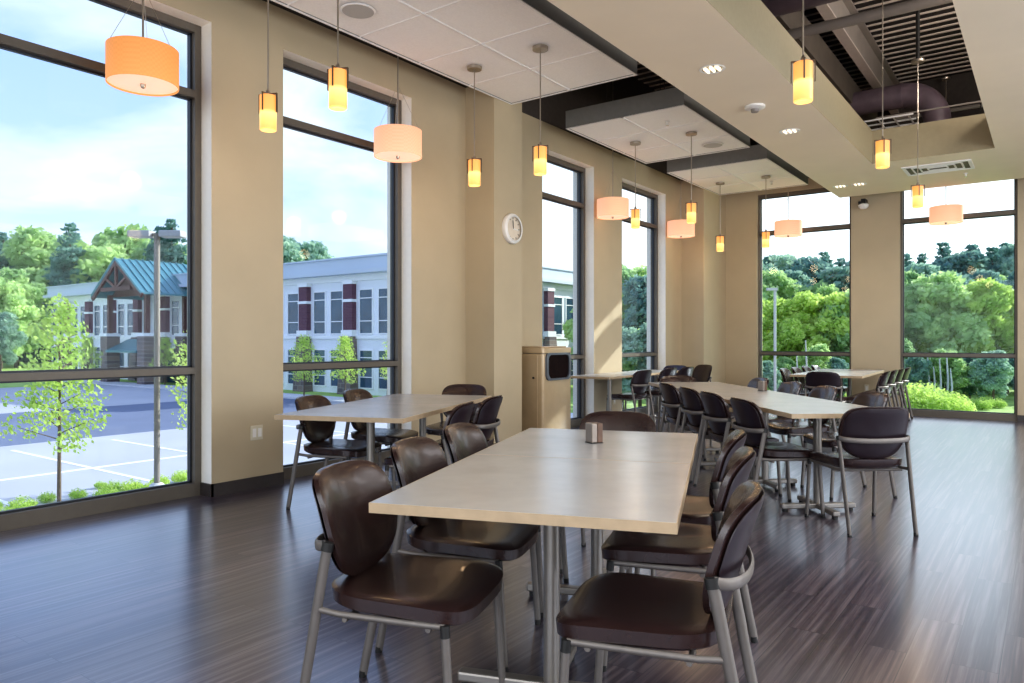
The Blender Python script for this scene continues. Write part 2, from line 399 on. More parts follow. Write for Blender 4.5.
# drywall soffit with the rectangular opening
ZS = 3.55; ST = 0.44
SX0, SX1 = -2.78, -1.90; OX1 = -0.54; SY1 = 12.85; OY0, OY1 = 2.4, 10.63
bm = bmesh.new()
box(bm, SX0, SX1, YB, SY1, ZS, ZS + ST)
box(bm, OX1, XR, YB, SY1, ZS, ZS + ST)
box(bm, SX1, OX1, OY1, SY1, ZS, ZS + ST)
box(bm, SX1, OX1, YB, OY0, ZS, ZS + ST)
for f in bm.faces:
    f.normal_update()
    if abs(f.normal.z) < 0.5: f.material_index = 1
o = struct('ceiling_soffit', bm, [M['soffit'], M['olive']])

# ------------------------------------------------------------------ ceiling clouds
def cloud(y0, y1, label):
    x0, x1 = -4.86, -3.30; zc = 3.85; th = 0.22
    t = thing('ceiling_cloud', label, 'ceiling panel', ((x0 + x1) / 2, (y0 + y1) / 2, zc), 0, 'suspended ceiling clouds')
    hx, hy = (x1 - x0) / 2, (y1 - y0) / 2
    bm = bmesh.new()
    for a in ((-hx, -hx + 0.03, -hy, hy), (hx - 0.03, hx, -hy, hy), (-hx + 0.03, hx - 0.03, -hy, -hy + 0.03), (-hx + 0.03, hx - 0.03, hy - 0.03, hy)):
        box(bm, a[0], a[1], a[2], a[3], 0.004, th)
    box(bm, -hx + 0.03, hx - 0.03, -hy + 0.03, hy - 0.03, th - 0.02, th)
    link('fascia', bm, M['fascia'], t)
    nx = 2; ny = max(1, round((y1 - y0) / 0.75))
    bm = bmesh.new()
    box(bm, -hx + 0.02, hx - 0.02, -hy + 0.02, hy - 0.02, 0.008, 0.03)
    link('tile_panel', bm, M['tile'], t)
    bm = bmesh.new(); w = 0.012
    box(bm, -w, w, -hy, hy, -0.002, 0.009)
    for k in range(1, ny):
        yy = -hy + k * (2 * hy) / ny
        box(bm, -hx, -w, yy - 0.006, yy + 0.006, 0.002, 0.009); box(bm, w, hx, yy - 0.006, yy + 0.006, 0.002, 0.009)
    for s in (-1, 1):
        box(bm, s * hx - 0.018, s * hx + 0.018, -hy, hy, -0.001, 0.006) if False else None
    box(bm, -hx, -hx + 0.022, -hy, hy, -0.002, 0.009); box(bm, hx - 0.022, hx, -hy, hy, -0.002, 0.009)
    box(bm, -hx + .022, hx - .022, -hy, -hy + 0.022, -0.002, 0.009); box(bm, -hx + .022, hx - .022, hy - 0.022, hy, -0.002, 0.009)
    link('grid', bm, M['tbar'], t)
    for sx in (-0.5, 0.5):
        for sy in (-0.7, 0.7):
            bm = bmesh.new(); tube(bm, [(sx * hx, sy * hy, th), (sx * hx, sy * hy, ZD - zc - 0.01)], 0.004, 6); link('hanger_rod', bm, M['black'], t)
    return t
cloud(2.10, 6.59, 'white tiled ceiling cloud nearest the camera at the top of the photo')
cloud(7.74, 9.98, 'white tiled ceiling cloud with grey fascia, middle one of the row along the windows')
cloud(10.73, 12.96, 'white tiled ceiling cloud farthest back in the corner of the two window walls')

# ------------------------------------------------------------------ plenum items
def solo(name, bm, m, label, cat, group=None, **k):
    return grp(link(name, bm, m, **k), label, cat, group)
t = thing('steel_beam', 'grey steel beam running lengthwise above the ceiling opening', 'beam', (-2.02, 5, 4.9))
bm = bmesh.new(); box(bm, -0.06, 0.06, -8, 8.2, -0.02, 0); link('flange', bm, M['rib'], t)
bm = bmesh.new(); box(bm, -0.09, 0.09, -8, 8.2, 0.40, 0.42); link('flange', bm, M['steel'], t)
bm = bmesh.new(); box(bm, -0.01, 0.01, -8, 8.2, 0, 0.40); link('web', bm, M['steel'], t)
bm = bmesh.new(); box(bm, -2.62, -2.24, -3, 13.0, 4.55, 4.9); solo('rectangular_duct', bm, M['steel_dk'], 'dark brown rectangular duct beside the steel beam above the opening', 'duct')
bm = bmesh.new(); box(bm, -3.35, -2.75, -3, 13.0, 4.55, 4.85); solo('rectangular_duct', bm, M['steel'], 'wide grey rectangular duct left of the brown duct above the soffit', 'duct')
bm = bmesh.new(); tube(bm, [(-3.2, 8.04, 4.47), (1.5, 8.04, 4.47)], 0.055, 14, up=(0, 0, 1)); solo('pipe', bm, M['steel'], 'grey pipe crossing the ceiling opening under the ribbed deck', 'pipe', smooth=True)
bm = bmesh.new(); tube(bm, [(-3.2, 7.35, 4.62), (0.5, 7.35, 4.62)], 0.20, 24); solo('round_duct', bm, M['duct'], 'dark round duct at the top edge crossing the ceiling opening', 'duct', smooth=True)
# curved duct to the diffuser
t = thing('elbow_duct', 'dark round duct bending down behind the far end of the ceiling opening', 'duct', (-1.22, 11.3, 4.0))
pts = [(-1.75, 0, 0.58), (-0.42, 0, 0.58)]
R_ = 0.42
arc = [(-0.42 + R_ * math.sin(a), 0, 0.58 - R_ + R_ * math.cos(a)) for a in [PI / 2 * k / 12 for k in range(13)]]
bm = bmesh.new(); tube(bm, [pts[0]] + arc + [(0, 0, 0.02)], 0.165, 28, up=(0, 1, 0)); link('duct_run', bm, M['duct'], t, smooth=True)
for xx in (-0.42, -1.1):
    bm = bmesh.new(); tube(bm, [(xx - 0.015, 0, 0.58), (xx + 0.015, 0, 0.58)], 0.172, 28, up=(0, 1, 0)); link('collar', bm, M['duct'], t, smooth=True)
bm = bmesh.new(); tube(bm, [(-1.9, 10.9, 4.22), (-0.2, 10.9, 4.22)], 0.012, 8); tube(bm, [(-1.9, 12.5, 4.6), (3.0, 12.5, 4.6)], 0.03, 8); solo('conduit', bm, M['steel'], 'thin grey conduits beneath the bending round duct', 'conduit')
bm = bmesh.new(); tube(bm, [(-0.75, 11.2, 4.62), (-0.35, 11.2, 4.62)], 0.03, 8); tube(bm, [(-0.38, 11.2, 4.62), (-0.18, 11.2, 4.0)], 0.025, 8, up=(0, 1, 0)); solo('pipe_bracket', bm, M['steel'], 'short pipe with slanted strut right of the bending duct', 'pipe')
for k, (x, yy) in enumerate([(-0.62, 10.9), (-0.75, 11.6)]):
    bm = bmesh.new(); tube(bm, [(x, yy, 4.0), (x, yy, ZD - 0.1)], 0.008, 6); solo('hanger_rod', bm, M['black'], 'thin black hanger rod near the right corner of the ceiling opening', 'rod', 'hanger rods in the opening')
bm = bmesh.new()
for k in range(3): tube(bm, [(-2.1, 10.9 + 0.25 * k, 4.2), (-1.45, 10.9 + 0.25 * k, 4.2)], 0.012, 6)
for k in range(4): tube(bm, [(-2.05 + 0.18 * k, 10.9, 4.2), (-2.05 + 0.18 * k, 11.4, 4.2)], 0.012, 6)
solo('cable_tray', bm, M['tbar'], 'white wire cable tray under the dark bending duct', 'cable tray')

# recessed downlights, diffuser, detectors
def downlight(x, y, label):
    t = thing('recessed_downlight', label, 'ceiling light', (x, y, ZS), 0, 'recessed downlights in the soffit')
    bm = bmesh.new(); lathe(bm, [(0.082, -0.001), (0.105, -0.006), (0.11, -0.001)], 36, close=False); link('trim_ring', bm, M['white'], t, smooth=True)
    bm = bmesh.new(); lathe(bm, [(0.084, -0.002), (0.06, -0.0015), (0.0001, -0.001)], 36, close=False); link('reflector', bm, M['chrome'], t, smooth=True)
    for k in range(3):
        bm = bmesh.new(); tube(bm, [(-0.05 + 0.05 * k, -0.05, -0.006), (-0.05 + 0.05 * k, 0.05, -0.006)], 0.012, 8); link('bulb', bm, M['lamp_on'], t, smooth=True)
    return t
downlight(-2.34, 6.09, 'recessed ceiling downlight in the beige soffit nearest the camera')
downlight(-2.34, 8.41, 'recessed ceiling downlight in the soffit beyond the smoke detector')
downlight(-2.30, 11.88, 'recessed ceiling downlight at the far end of the soffit, right one of two')
downlight(-2.56, 11.88, 'recessed ceiling downlight at the far end of the soffit, left one of two')
t = thing('smoke_detector', 'white round smoke detector between two downlights on the soffit', 'smoke detector', (-2.37, 7.31, ZS))
bm = bmesh.new(); lathe(bm, [(0.10, 0), (0.10, -0.02), (0.075, -0.03), (0.0001, -0.031)], 32, close=False); link('base', bm, M['white'], t, smooth=True)
bm = bmesh.new(); lathe(bm, [(0.04, -0.03), (0.035, -0.06), (0.0001, -0.065)], 24, close=False); link('sensor', bm, M['steel'], t, smooth=True)
t = thing('ceiling_diffuser', 'white louvred air diffuser in the soffit behind the opening', 'air vent', (-1.22, 11.38, ZS))
bm = bmesh.new()
for a in ((-0.40, 0.40, -0.30, -0.26), (-0.40, 0.40, 0.26, 0.30), (-0.40, -0.36, -0.26, 0.26), (0.36, 0.40, -0.26, 0.26)): box(bm, *a, -0.012, 0)
link('frame', bm, M['tbar'], t)
bm = bmesh.new(); box(bm, -0.36, 0.36, -0.26, 0.26, -0.004, 0); link('backing', bm, M['steel_dk'], t)
for k in range(4):
    s = 0.09 + 0.07 * k
    bm = bmesh.new()
    sx, sy = s * 1.25, s * 0.88
    for a, b in (((-sx, -sy), (sx, -sy)), ((sx, -sy), (sx, sy)), ((sx, sy), (-sx, sy)), ((-sx, sy), (-sx, -sy))):
        obox(bm, (*a, -0.010), (*b, -0.010), 0.028, 0.003, up=(0.3, 0.3, 1))
    link('louvre', bm, M['tbar'], t)
t = thing('security_camera', 'small dome security camera on the pier between the two far windows', 'camera', (-2.47, YF, 3.44))
bm = bmesh.new(); box(bm, -0.035, 0.035, -0.19, 0, 0.03, 0.10); box(bm, -0.07, 0.04, -0.22, -0.10, 0.0, 0.055); link('bracket', bm, M['black'], t, bevel=0.008)
bm = bmesh.new(); lathe(bm, [(0.06, 0.0), (0.08, -0.02), (0.075, -0.05), (0.045, -0.085), (0.0001, -0.09)], 24, (0, -0.16, 0.02), close=False); link('dome', bm, M['white'], t, smooth=True)
def speaker(x, y, label):
    t = thing('ceiling_speaker', label, 'speaker', (x, y, 3.848))
    bm = bmesh.new(); lathe(bm, [(0.14, 0), (0.138, -0.006), (0.125, -0.008)], 40, close=False); link('rim', bm, M['tbar'], t, smooth=True)
    bm = bmesh.new(); lathe(bm, [(0.128, -0.006), (0.0001, -0.007)], 40, close=False); link('grille', bm, mat('speaker_grille', (0.5, 0.49, 0.47), 0.7, noise=0.1, nscale=300), t)
speaker(-4.45, 3.98, 'round ceiling speaker in the nearest tiled ceiling cloud')
speaker(-3.66, 9.55, 'round ceiling speaker in the middle tiled ceiling cloud')
def sprinkler(x, y, z, label):
    t = thing('sprinkler', label, 'sprinkler', (x, y, z))
    bm = bmesh.new(); lathe(bm, [(0.03, 0), (0.03, -0.006), (0.012, -0.01), (0.01, -0.04), (0.0001, -0.04)], 16, close=False); link('escutcheon', bm, M['white'], t, smooth=True)
    bm = bmesh.new(); lathe(bm, [(0.0001, -0.04), (0.02, -0.045), (0.02, -0.05), (0.0001, -0.05)], 16, close=False); link('deflector', bm, M['chrome'], t)
sprinkler(-3.71, 8.20, 3.848, 'small fire sprinkler under the middle ceiling cloud')
sprinkler(-3.71, 12.3, 3.848, 'small fire sprinkler under the farthest ceiling cloud')
sprinkler(-0.95, 12.0, ZS, 'small fire sprinkler beside the air diffuser in the soffit')

# ------------------------------------------------------------------ pendants
def drum(x, y, ztop, zc, label, warm=False):
    t = thing('drum_pendant', label, 'pendant lamp', (x, y, ztop), 0, 'drum pendant lamps along the windows')
    R = 0.226; h = 0.25
    bm = bmesh.new(); lathe(bm, [(R - 0.006, -0.0), (R, -0.0), (R, -h), (R - 0.006, -h)], 56, close=False)
    link('lamp_shade', bm, M['drum_warm' if warm else 'drum'], t, smooth=True)
    bm = bmesh.new(); lathe(bm, [(R - 0.006, -h + 0.012), (0.0001, -h + 0.010)], 56, close=False); link('diffuser', bm, M['drum_bottom'], t, smooth=True)
    bm = bmesh.new(); lathe(bm, [(0.018, -h + 0.01), (0.018, -h - 0.006), (0.010, -h - 0.018), (0.0001, -h - 0.02)], 20, close=False); link('finial', bm, M['nickel'], t, smooth=True)
    bm = bmesh.new(); tube(bm, [(0, 0, -h + 0.02), (0, 0, zc - ztop)], 0.007, 8); link('stem', bm, M['nickel'], t, smooth=True)
    for k in range(3):
        a = 2 * PI * k / 3 + 0.4
        bm = bmesh.new(); tube(bm, [((R - 0.01) * math.cos(a), (R - 0.01) * math.sin(a), -0.004), (0.008 * math.cos(a), 0.008 * math.sin(a), 0.42)], 0.0015, 5); link('suspension_wire', bm, M['nickel'], t)
    bm = bmesh.new(); lathe(bm, [(0.012, zc - ztop - 0.03), (0.055, zc - ztop - 0.02), (0.06, zc - ztop)], 24); link('canopy', bm, M['nickel'], t, smooth=True)
drum(-5.0, 2.54, 3.21, ZD - 0.1, 'large orange drum pendant lamp in front of the nearest window', True)
drum(-5.0, 4.97, 3.21, ZD - 0.1, 'pale pink drum pendant lamp before the second window from the camera')
drum(-5.0, 9.22, 3.21, ZD - 0.1, 'pale pink drum pendant lamp between the two windows beyond the clock')
drum(-5.0, 11.60, 3.21, ZD - 0.1, 'pale pink drum pendant lamp left of the far corner, behind an amber pendant')
drum(-3.65, 13.035, 3.27, ZD - 0.1, 'pink drum pendant lamp before the left window of the far wall')
drum(-1.29, 13.035, 3.27, ZD - 0.1, 'pink drum pendant lamp before the right window of the far wall')

def cyl_pendant(x, y, zt, zc, label, group, pipe=None):
    t = thing('cylinder_pendant', label, 'pendant lamp', (x, y, zt), 0.35, group)
    r = 0.058
    bm = bmesh.new(); lathe(bm, [(r - 0.004, -0.005), (r, -0.0), (r, -0.238), (r - 0.006, -0.244), (0.0001, -0.235)], 32, close=False)
    link('lamp_shade', bm, M['amber'], t, smooth=True)
    for s in (-1, 1):
        bm = bmesh.new(); obox(bm, (s * (r + 0.012), 0, 0.014), (s * (r + 0.012), 0, -0.12), 0.016, 0.006, up=(1, 0, 0)); link('bracket_arm', bm, M['bracket'], t)
    bm = bmesh.new(); obox(bm, (-r - 0.015, 0, 0.012), (r + 0.015, 0, 0.012), 0.016, 0.008); obox(bm, (0, -r - 0.01, 0.009), (0, r + 0.01, 0.009), 0.014, 0.006)
    obox(bm, (0, -r - 0.008, 0.012), (0, -r - 0.008, -0.115), 0.010, 0.004, up=(0, 1, 0)); link('bracket', bm, M['bracket'], t)
    bm = bmesh.new(); lathe(bm, [(0.016, 0.01), (0.016, 0.03), (0.006, 0.05)], 16); link('socket_cap', bm, M['nickel'], t, smooth=True)
    bm = bmesh.new(); tube(bm, [(0, 0, 0.04), (0, 0, zc - zt)], 0.0055, 8); link('stem', bm, M['nickel'], t, smooth=True)
    bm = bmesh.new(); lathe(bm, [(0.01, zc - zt - 0.03), (0.07, zc - zt - 0.026), (0.072, zc - zt)], 28); link('canopy', bm, M['nickel'], t, smooth=True)
    if pipe:
        bm = bmesh.new(); tube(bm, [(0, 0, zc - zt), (0, 0, pipe - zt)], 0.022, 10); link('drop_pipe', bm, M['black'], t, smooth=True)
g1 = 'amber cylinder pendants under the ceiling clouds'; g2 = 'amber cylinder pendants in the ceiling opening'
for x, y, lb in [(-4.47, 3.16, 'amber glass cylinder pendant hanging against the wall between the first two windows'),
                 (-3.69, 3.13, 'amber glass cylinder pendant hanging near the top of the second window'),
                 (-4.47, 5.47, 'amber glass cylinder pendant left of the column with the wall clock'),
                 (-3.69, 5.45, 'amber glass cylinder pendant to the right above the wall clock'),
                 (-4.45, 8.83, 'amber glass cylinder pendant before the fourth window, left one of the middle cloud'),
                 (-3.67, 8.84, 'amber glass cylinder pendant of the middle cloud overlapping a pink drum lamp'),
                 (-4.45, 11.94, 'amber glass cylinder pendant in front of the far corner column'),
                 (-3.68, 11.90, 'amber glass cylinder pendant beside the pink drum of the far left window')]:
    cyl_pendant(x, y, 2.95, 3.85, lb, g1)
cyl_pendant(-1.25, 4.79, 2.96, ZD - 0.1, 'amber glass cylinder pendant nearest the camera in the ceiling opening row', g2)
cyl_pendant(-1.25, 7.5, 3.06, ZD - 0.1, 'amber glass cylinder pendant, middle one of the ceiling opening row', g2)
cyl_pendant(-1.25, 9.74, 3.02, 4.50, 'amber glass cylinder pendant below the air diffuser, hung from a black drop pipe', g2, pipe=ZD - 0.1)

# ------------------------------------------------------------------ wall things
t = thing('wall_clock', 'round white rimmed wall clock on the column beside the trash bin', 'clock', (-4.85, 6.575, 2.46))
t.rotation_euler = (0, PI / 2, 0)
bm = bmesh.new(); lathe(bm, [(0.130, 0.055), (0.140, 0.06), (0.165, 0.045), (0.172, 0.02), (0.165, 0.0)], 48, close=False); link('rim', bm, M['white'], t, smooth=True)
bm = bmesh.new(); lathe(bm, [(0.150, 0.03), (0.0001, 0.03)], 48, close=False)
link('face', bm, M['clockface'], t)
bm = bmesh.new()
for k in range(12):
    a = k * PI / 6; r0, r1 = (0.105, 0.125)
    obox(bm, (r0 * math.cos(a), r0 * math.sin(a), 0.032), (r1 * math.cos(a), r1 * math.sin(a), 0.032), 0.008, 0.002)
link('hour_mark', bm, M['black'], t)
bm = bmesh.new(); obox(bm, (0, 0, 0.036), (0.01, 0.095, 0.036), 0.012, 0.003); link('hand', bm, M['white'], t)
bm = bmesh.new(); obox(bm, (0, 0, 0.039), (-0.09, -0.01, 0.039), 0.008, 0.003); link('hand', bm, M['black'], t)

def outlet(loc, rz, label, w=0.115):
    t = thing('wall_outlet', label, 'outlet', loc, rz)
    bm = bmesh.new(); box(bm, -w / 2, w / 2, -0.008, 0, -0.06, 0.06); link('cover_plate', bm, M['ivory'], t, bevel=0.004)
    for sx in ((-0.025, 0.025) if w > 0.1 else (0,)):
        bm = bmesh.new(); box(bm, sx - 0.016, sx + 0.016, -0.012, -0.008, -0.035, 0.035); link('socket', bm, M['white'], t)
outlet((XL, 3.60, 0.46), PI / 2, 'ivory double outlet low on the pier between the nearest two windows')
outlet((XL, 9.72, 0.32), PI / 2, 'dark edged outlet on the sunlit pier behind the window table', 0.07)
outlet((-4.62, YF, 0.32), 0, 'small outlet low on the far wall near the corner column', 0.07)
outlet((-2.45, YF, 0.42), 0, 'small outlet on the pier between the far windows, under the table', 0.07)

# trash receptacle
bx0, bx1, by0, by1 = -5.20, -4.72, 7.06, 7.52
bx0, bx1, by0, by1 = -4.985, -4.70, 7.0, 7.62
t = thing('trash_receptacle', 'tall tan metal trash receptacle with dark swing opening beside the column', 'trash bin', (-4.97, 7.31, 0))
w0, w1, d0, d1 = -0.27, 0.27, -0.31, 0.31
def rrect(x0, x1, y0, y1, r, n=5):
    pts = []
    for cx, cy, a0 in ((x1 - r, y1 - r, 0), (x0 + r, y1 - r, PI / 2), (x0 + r, y0 + r, PI), (x1 - r, y0 + r, 3 * PI / 2)):
        for k in range(n + 1):
            a = a0 + PI / 2 * k / n; pts.append((cx + r * math.cos(a), cy + r * math.sin(a)))
    return pts
def prism(bm, pts, z0, z1, mi=0, f=None):
    a = [bm.verts.new((p[0], p[1], z0)) for p in pts]; b = [bm.verts.new((p[0], p[1], z1)) for p in pts]
    for k in range(len(pts)):
        q = bm.faces.new((a[k], a[(k + 1) % len(pts)], b[(k + 1) % len(pts)], b[k])); q.material_index = mi
    bm.faces.new(a[::-1]).material_index = mi; bm.faces.new(b).material_index = mi
bm = bmesh.new(); prism(bm, rrect(w0, w1, d0, d1, 0.03), 0.03, 1.06); link('body', bm, M['bin'], t, smooth=True)
bm = bmesh.new(); prism(bm, rrect(w0 - 0.004, w1 + 0.004, d0 - 0.004, d1 + 0.004, 0.03), 1.065, 1.13)
prism(bm, rrect(w0 + 0.03, w1 - 0.03, d0 + 0.03, d1 - 0.03, 0.06), 1.13, 1.145); link('lid', bm, M['bin'], t, smooth=True, bevel=0.006)
bm = bmesh.new(); prism(bm, rrect(w0 + 0.02, w1 - 0.02, d0 + 0.02, d1 - 0.02, 0.03), 0.0, 0.03); link('plinth', bm, M['base'], t)
# side door towards the camera
bm = bmesh.new(); box(bm, w0 + 0.02, w1 - 0.075, d0 - 0.006, d0, 0.06, 1.04); dr = link('door', bm, M['bin'], t, bevel=0.003)
bm = bmesh.new(); tube(bm, [(w1 - 0.13, d0 - 0.006, 0.78), (w1 - 0.13, d0 - 0.016, 0.78)], 0.013, 14); link('lock', bm, M['black'], dr)
# opening on the +x face
def ring_yz(bm, pts_o, pts_i, x0, x1):
    n_ = len(pts_o)
    A = [[bm.verts.new((x, p[0], p[1])) for p in P_] for x, P_ in ((x0, pts_o), (x1, pts_o), (x1, pts_i), (x0, pts_i))]
    for s in range(4):
        a, b = A[s], A[(s + 1) % 4]
        for k in range(n_): bm.faces.new((a[k], a[(k + 1) % n_], b[(k + 1) % n_], b[k]))
def open_shape(sc):
    pts = []
    hw, r = 0.268 * sc, 0.06
    zc = 0.915; hh = 0.155 * sc
    for cx, cz, a0 in ((hw - r, zc + hh - r, 0), (-hw + r, zc + hh - r, PI / 2), (-hw + r, zc - hh + r, PI), (hw - r, zc - hh + r, 3 * PI / 2)):
        for k in range(7):
            a = a0 + PI / 2 * k / 6; yy = cx + r * math.cos(a); zz = cz + r * math.sin(a)
            if zz < zc: zz -= 0.03 * (1 - (yy / hw) ** 2)
            pts.append((yy, zz))
    return pts
bm = bmesh.new(); ring_yz(bm, open_shape(1.0), open_shape(0.84), w1, w1 + 0.022); link('opening_frame', bm, M['binframe'], t, smooth=True)
bm = bmesh.new(); vs = [bm.verts.new((w1 + 0.006, p[0], p[1])) for p in open_shape(0.86)]; bm.faces.new(vs); link('flap', bm, M['bin_dk'], t)

# ------------------------------------------------------------------ chair
def ring_pad(bm, outline, top_fn, bot_fn, nseg=48, nr=7):
    """padded form: outline(theta)->(x,y); top_fn(x,y,r)->Vector; bottom likewise"""
    ths = [2 * PI * k / nseg for k in range(nseg)]
    rs = [0.0001, 0.3, 0.55, 0.75, 0.88, 0.955, 0.99][:nr] + [1.0]
    T = []; B = []
    for r in rs:
        T.append([bm.verts.new(top_fn(*[c * r for c in outline(a)], r)) for a in ths])
    for r in rs[::-1]:
        B.append([bm.verts.new(bot_fn(*[c * r for c in outline(a)], r)) for a in ths])
    S = T + B
    for a, b in zip(S, S[1:]):
        for k in range(nseg): bm.faces.new((a[k], a[(k + 1) % nseg], b[(k + 1) % nseg], b[k]))
    bmesh.ops.contextual_create(bm, geom=S[0]); bmesh.ops.contextual_create(bm, geom=S[-1])
    bmesh.ops.remove_doubles(bm, verts=bm.verts, dist=1e-5)

def sup(a, n):
    c, s = math.cos(a), math.sin(a)
    return (math.copysign(abs(c) ** (2 / n), c), math.copysign(abs(s) ** (2 / n), s))

def make_chair():
    t = thing('dining_chair', 'x', 'chair')
    # seat cushion, centre y 0.045
    def so(a):
        x, y = sup(a, 4.6); wy = 0.235 + 0.018 * y
        return (x * wy * 1.0, y * 0.238)
    def sz(x, y):
        return 0.006 * math.cos(x * 9) * 0 + 0.010 * (abs(x) / 0.23) ** 2 - 0.016 * (max(0, y) / 0.238) ** 3 + 0.022 * (max(0, -y) / 0.238) ** 3
    def st(x, y, r): return Vector((x, y + 0.045, 0.457 + sz(x, y) - 0.015 * r ** 10 - 0.004 * (1 - r)))
    def sb(x, y, r): return Vector((x * 0.985, y * 0.985 + 0.045, 0.455 + sz(x, y) - 0.070 + 0.020 * r ** 10))
    bm = bmesh.new(); ring_pad(bm, so, st, sb, 56); link('seat', bm, M['pad'], t, smooth=True)
    # backrest: parameters x (width) and s (height -1..1)
    def bo(a):
        x, s = sup(a, 4.6 if 0 < a % (2 * PI) < PI else 3.2)
        w = 0.219 - 0.05 * max(0, -s) ** 1.4
        return (x * w, s * 0.17)
    def by(x, s):
        z = 0.635 + s
        lean = -0.185 - 0.29 * (z - 0.56) - 0.5 * max(0, z - 0.70) ** 1.6
        return lean + 1.05 * x * x, z - 0.10 * x * x
    def bf(x, s, r):
        y, z = by(x, s); return Vector((x, y + 0.027 - 0.014 * r ** 10, z))
    def bb(x, s, r):
        y, z = by(x, s); return Vector((x, y - 0.012 + 0.008 * r ** 8, z))
    bm = bmesh.new(); ring_pad(bm, bo, bf, bb, 56); link('backrest', bm, M['pad'], t, smooth=True)
    def cf(x, s, r):
        y, z = by(x * 0.95, s * 0.96); return Vector((x * 0.95, y - 0.013, z - 0.004))
    def cb(x, s, r):
        y, z = by(x * 0.95, s * 0.96); return Vector((x * 0.95, y - 0.026 + 0.010 * r ** 8, z - 0.004))
    bm = bmesh.new(); ring_pad(bm, bo, cf, cb, 48); link('back_shell', bm, M['shell'], t, smooth=True)
    # legs
    for s in (-1, 1):
        bm = bmesh.new(); tube(bm, [(s * 0.212, -0.272, 0.012), (s * 0.216, -0.225, 0.25), (s * 0.221, -0.168, 0.55), (s * 0.222, -0.158, 0.595)], 0.0115, 12, ry=0.0165, up=(0, 1, 0))
        lg = link('leg', bm, M['leg'], t, smooth=True)
        bm = bmesh.new(); tube(bm, [(s * 0.2118, -0.2735, 0.0), (s * 0.212, -0.2705, 0.022)], 0.014, 12, up=(0, 1, 0)); link('foot_glide', bm, M['black'], lg, smooth=True)
        bm = bmesh.new(); tube(bm, [(s * 0.222, -0.160, 0.585), (s * 0.2215, -0.155, 0.612)], 0.015, 12, ry=0.020, up=(0, 1, 0)); link('joint_cap', bm, M['black'], lg, smooth=True)
        bm = bmesh.new(); tube(bm, [(s * 0.238, 0.252, 0.012), (s * 0.234, 0.236, 0.25), (s * 0.231, 0.226, 0.402)], 0.0115, 12, ry=0.0135, up=(0, 1, 0))
        lg = link('leg', bm, M['leg'], t, smooth=True)
        bm = bmesh.new(); tube(bm, [(s * 0.2382, 0.253, 0.0), (s * 0.238, 0.2515, 0.022)], 0.0135, 12, up=(0, 1, 0)); link('foot_glide', bm, M['black'], lg, smooth=True)
        bm = bmesh.new(); tube(bm, [(s * 0.2318, 0.2285, 0.372), (s * 0.231, 0.2255, 0.406)], 0.0145, 12, up=(0, 1, 0)); link('joint_cap', bm, M['black'], lg, smooth=True)
        bm = bmesh.new(); tube(bm, [(s * 0.219, -0.196, 0.405), (s * 0.222, -0.12, 0.398), (s * 0.224, 0.05, 0.397), (s * 0.229, 0.225, 0.399)], 0.008, 10, ry=0.010); link('side_rail', bm, M['leg'], t, smooth=True)
    for yy in (-0.10, 0.17):
        bm = bmesh.new(); tube(bm, [(-0.224, yy, 0.384), (0.224, yy, 0.384)], 0.009, 8); link('cross_rail', bm, M['leg'], t, smooth=True)
    # curved band behind the backrest
    pts = []
    for k in range(17):
        a = -1 + 2 * k / 16
        x = 0.226 * math.sin(a * PI / 2)
        y = -0.162 - 0.085 * math.cos(a * PI / 2) ** 0.8
        pts.append((x, y, 0.600 - 0.012 * math.cos(a * PI / 2)))
    bm = bmesh.new(); tube(bm, pts, 0.007, 12, ry=0.0165); link('back_band', bm, M['leg'], t, smooth=True)
    return t
CH0 = make_chair(); used = [False]
def chair(x, y, ang, label, group):
    o = CH0 if not used[0] else copy_tree(CH0); used[0] = True
    o.location = (x, y, 0); o.rotation_euler = (0, 0, math.radians(ang)); o['label'] = label; o['group'] = group; o['category'] = 'chair'

# ------------------------------------------------------------------ tables
def make_table(w, l):
    t = thing('dining_table', 'x', 'table')
    bm = bmesh.new(); box(bm, -w / 2 + 0.003, w / 2 - 0.003, -l / 2 + 0.003, l / 2 - 0.003, 0.711, 0.7405); tp = link('tabletop', bm, M['ttop'], t, bevel=0.001)
    bm = bmesh.new()
    for a in ((-w / 2, -w / 2 + 0.004, -l / 2, l / 2), (w / 2 - 0.004, w / 2, -l / 2, l / 2), (-w / 2 + .004, w / 2 - .004, -l / 2, -l / 2 + 0.004), (-w / 2 + .004, w / 2 - .004, l / 2 - 0.004, l / 2)):
        box(bm, *a, 0.710, 0.7398)
    link('edge_band', bm, M['tedge'], tp)
    bm = bmesh.new(); tube(bm, [(0, 0, 0.05), (0, 0, 0.70)], 0.028, 24, up=(0, 1, 0)); link('column', bm, M['tleg'], t, smooth=True)
    bm = bmesh.new(); box(bm, -0.15, 0.15, -0.15, 0.15, 0.698, 0.7105); link('mounting_plate', bm, M['black'], t)
    L_ = 0.335 if w > 0.8 else 0.27
    for k, (dx, dy) in enumerate(((1, 0), (0, 1))):
        bm = bmesh.new(); obox(bm, (-L_ * dx, -L_ * dy, 0.040), (L_ * dx, L_ * dy, 0.040), 0.050, 0.036 - 0.002 * k); ft = link('foot', bm, M['tleg'], t, bevel=0.008)
        for s in (-1, 1):
            bm = bmesh.new(); tube(bm, [(s * (L_ - 0.03) * dx, s * (L_ - 0.03) * dy, 0), (s * (L_ - 0.03) * dx, s * (L_ - 0.03) * dy, 0.023)], 0.02, 14, up=(0, 1, 0)); link('leveling_glide', bm, M['black'], ft)
    return t
def place(src, first, x, y, ang, label, group):
    o = src if first else copy_tree(src)
    o.location = (x, y, 0); o.rotation_euler = (0, 0, math.radians(ang)); o['label'] = label; o['group'] = group; o['category'] = 'table'
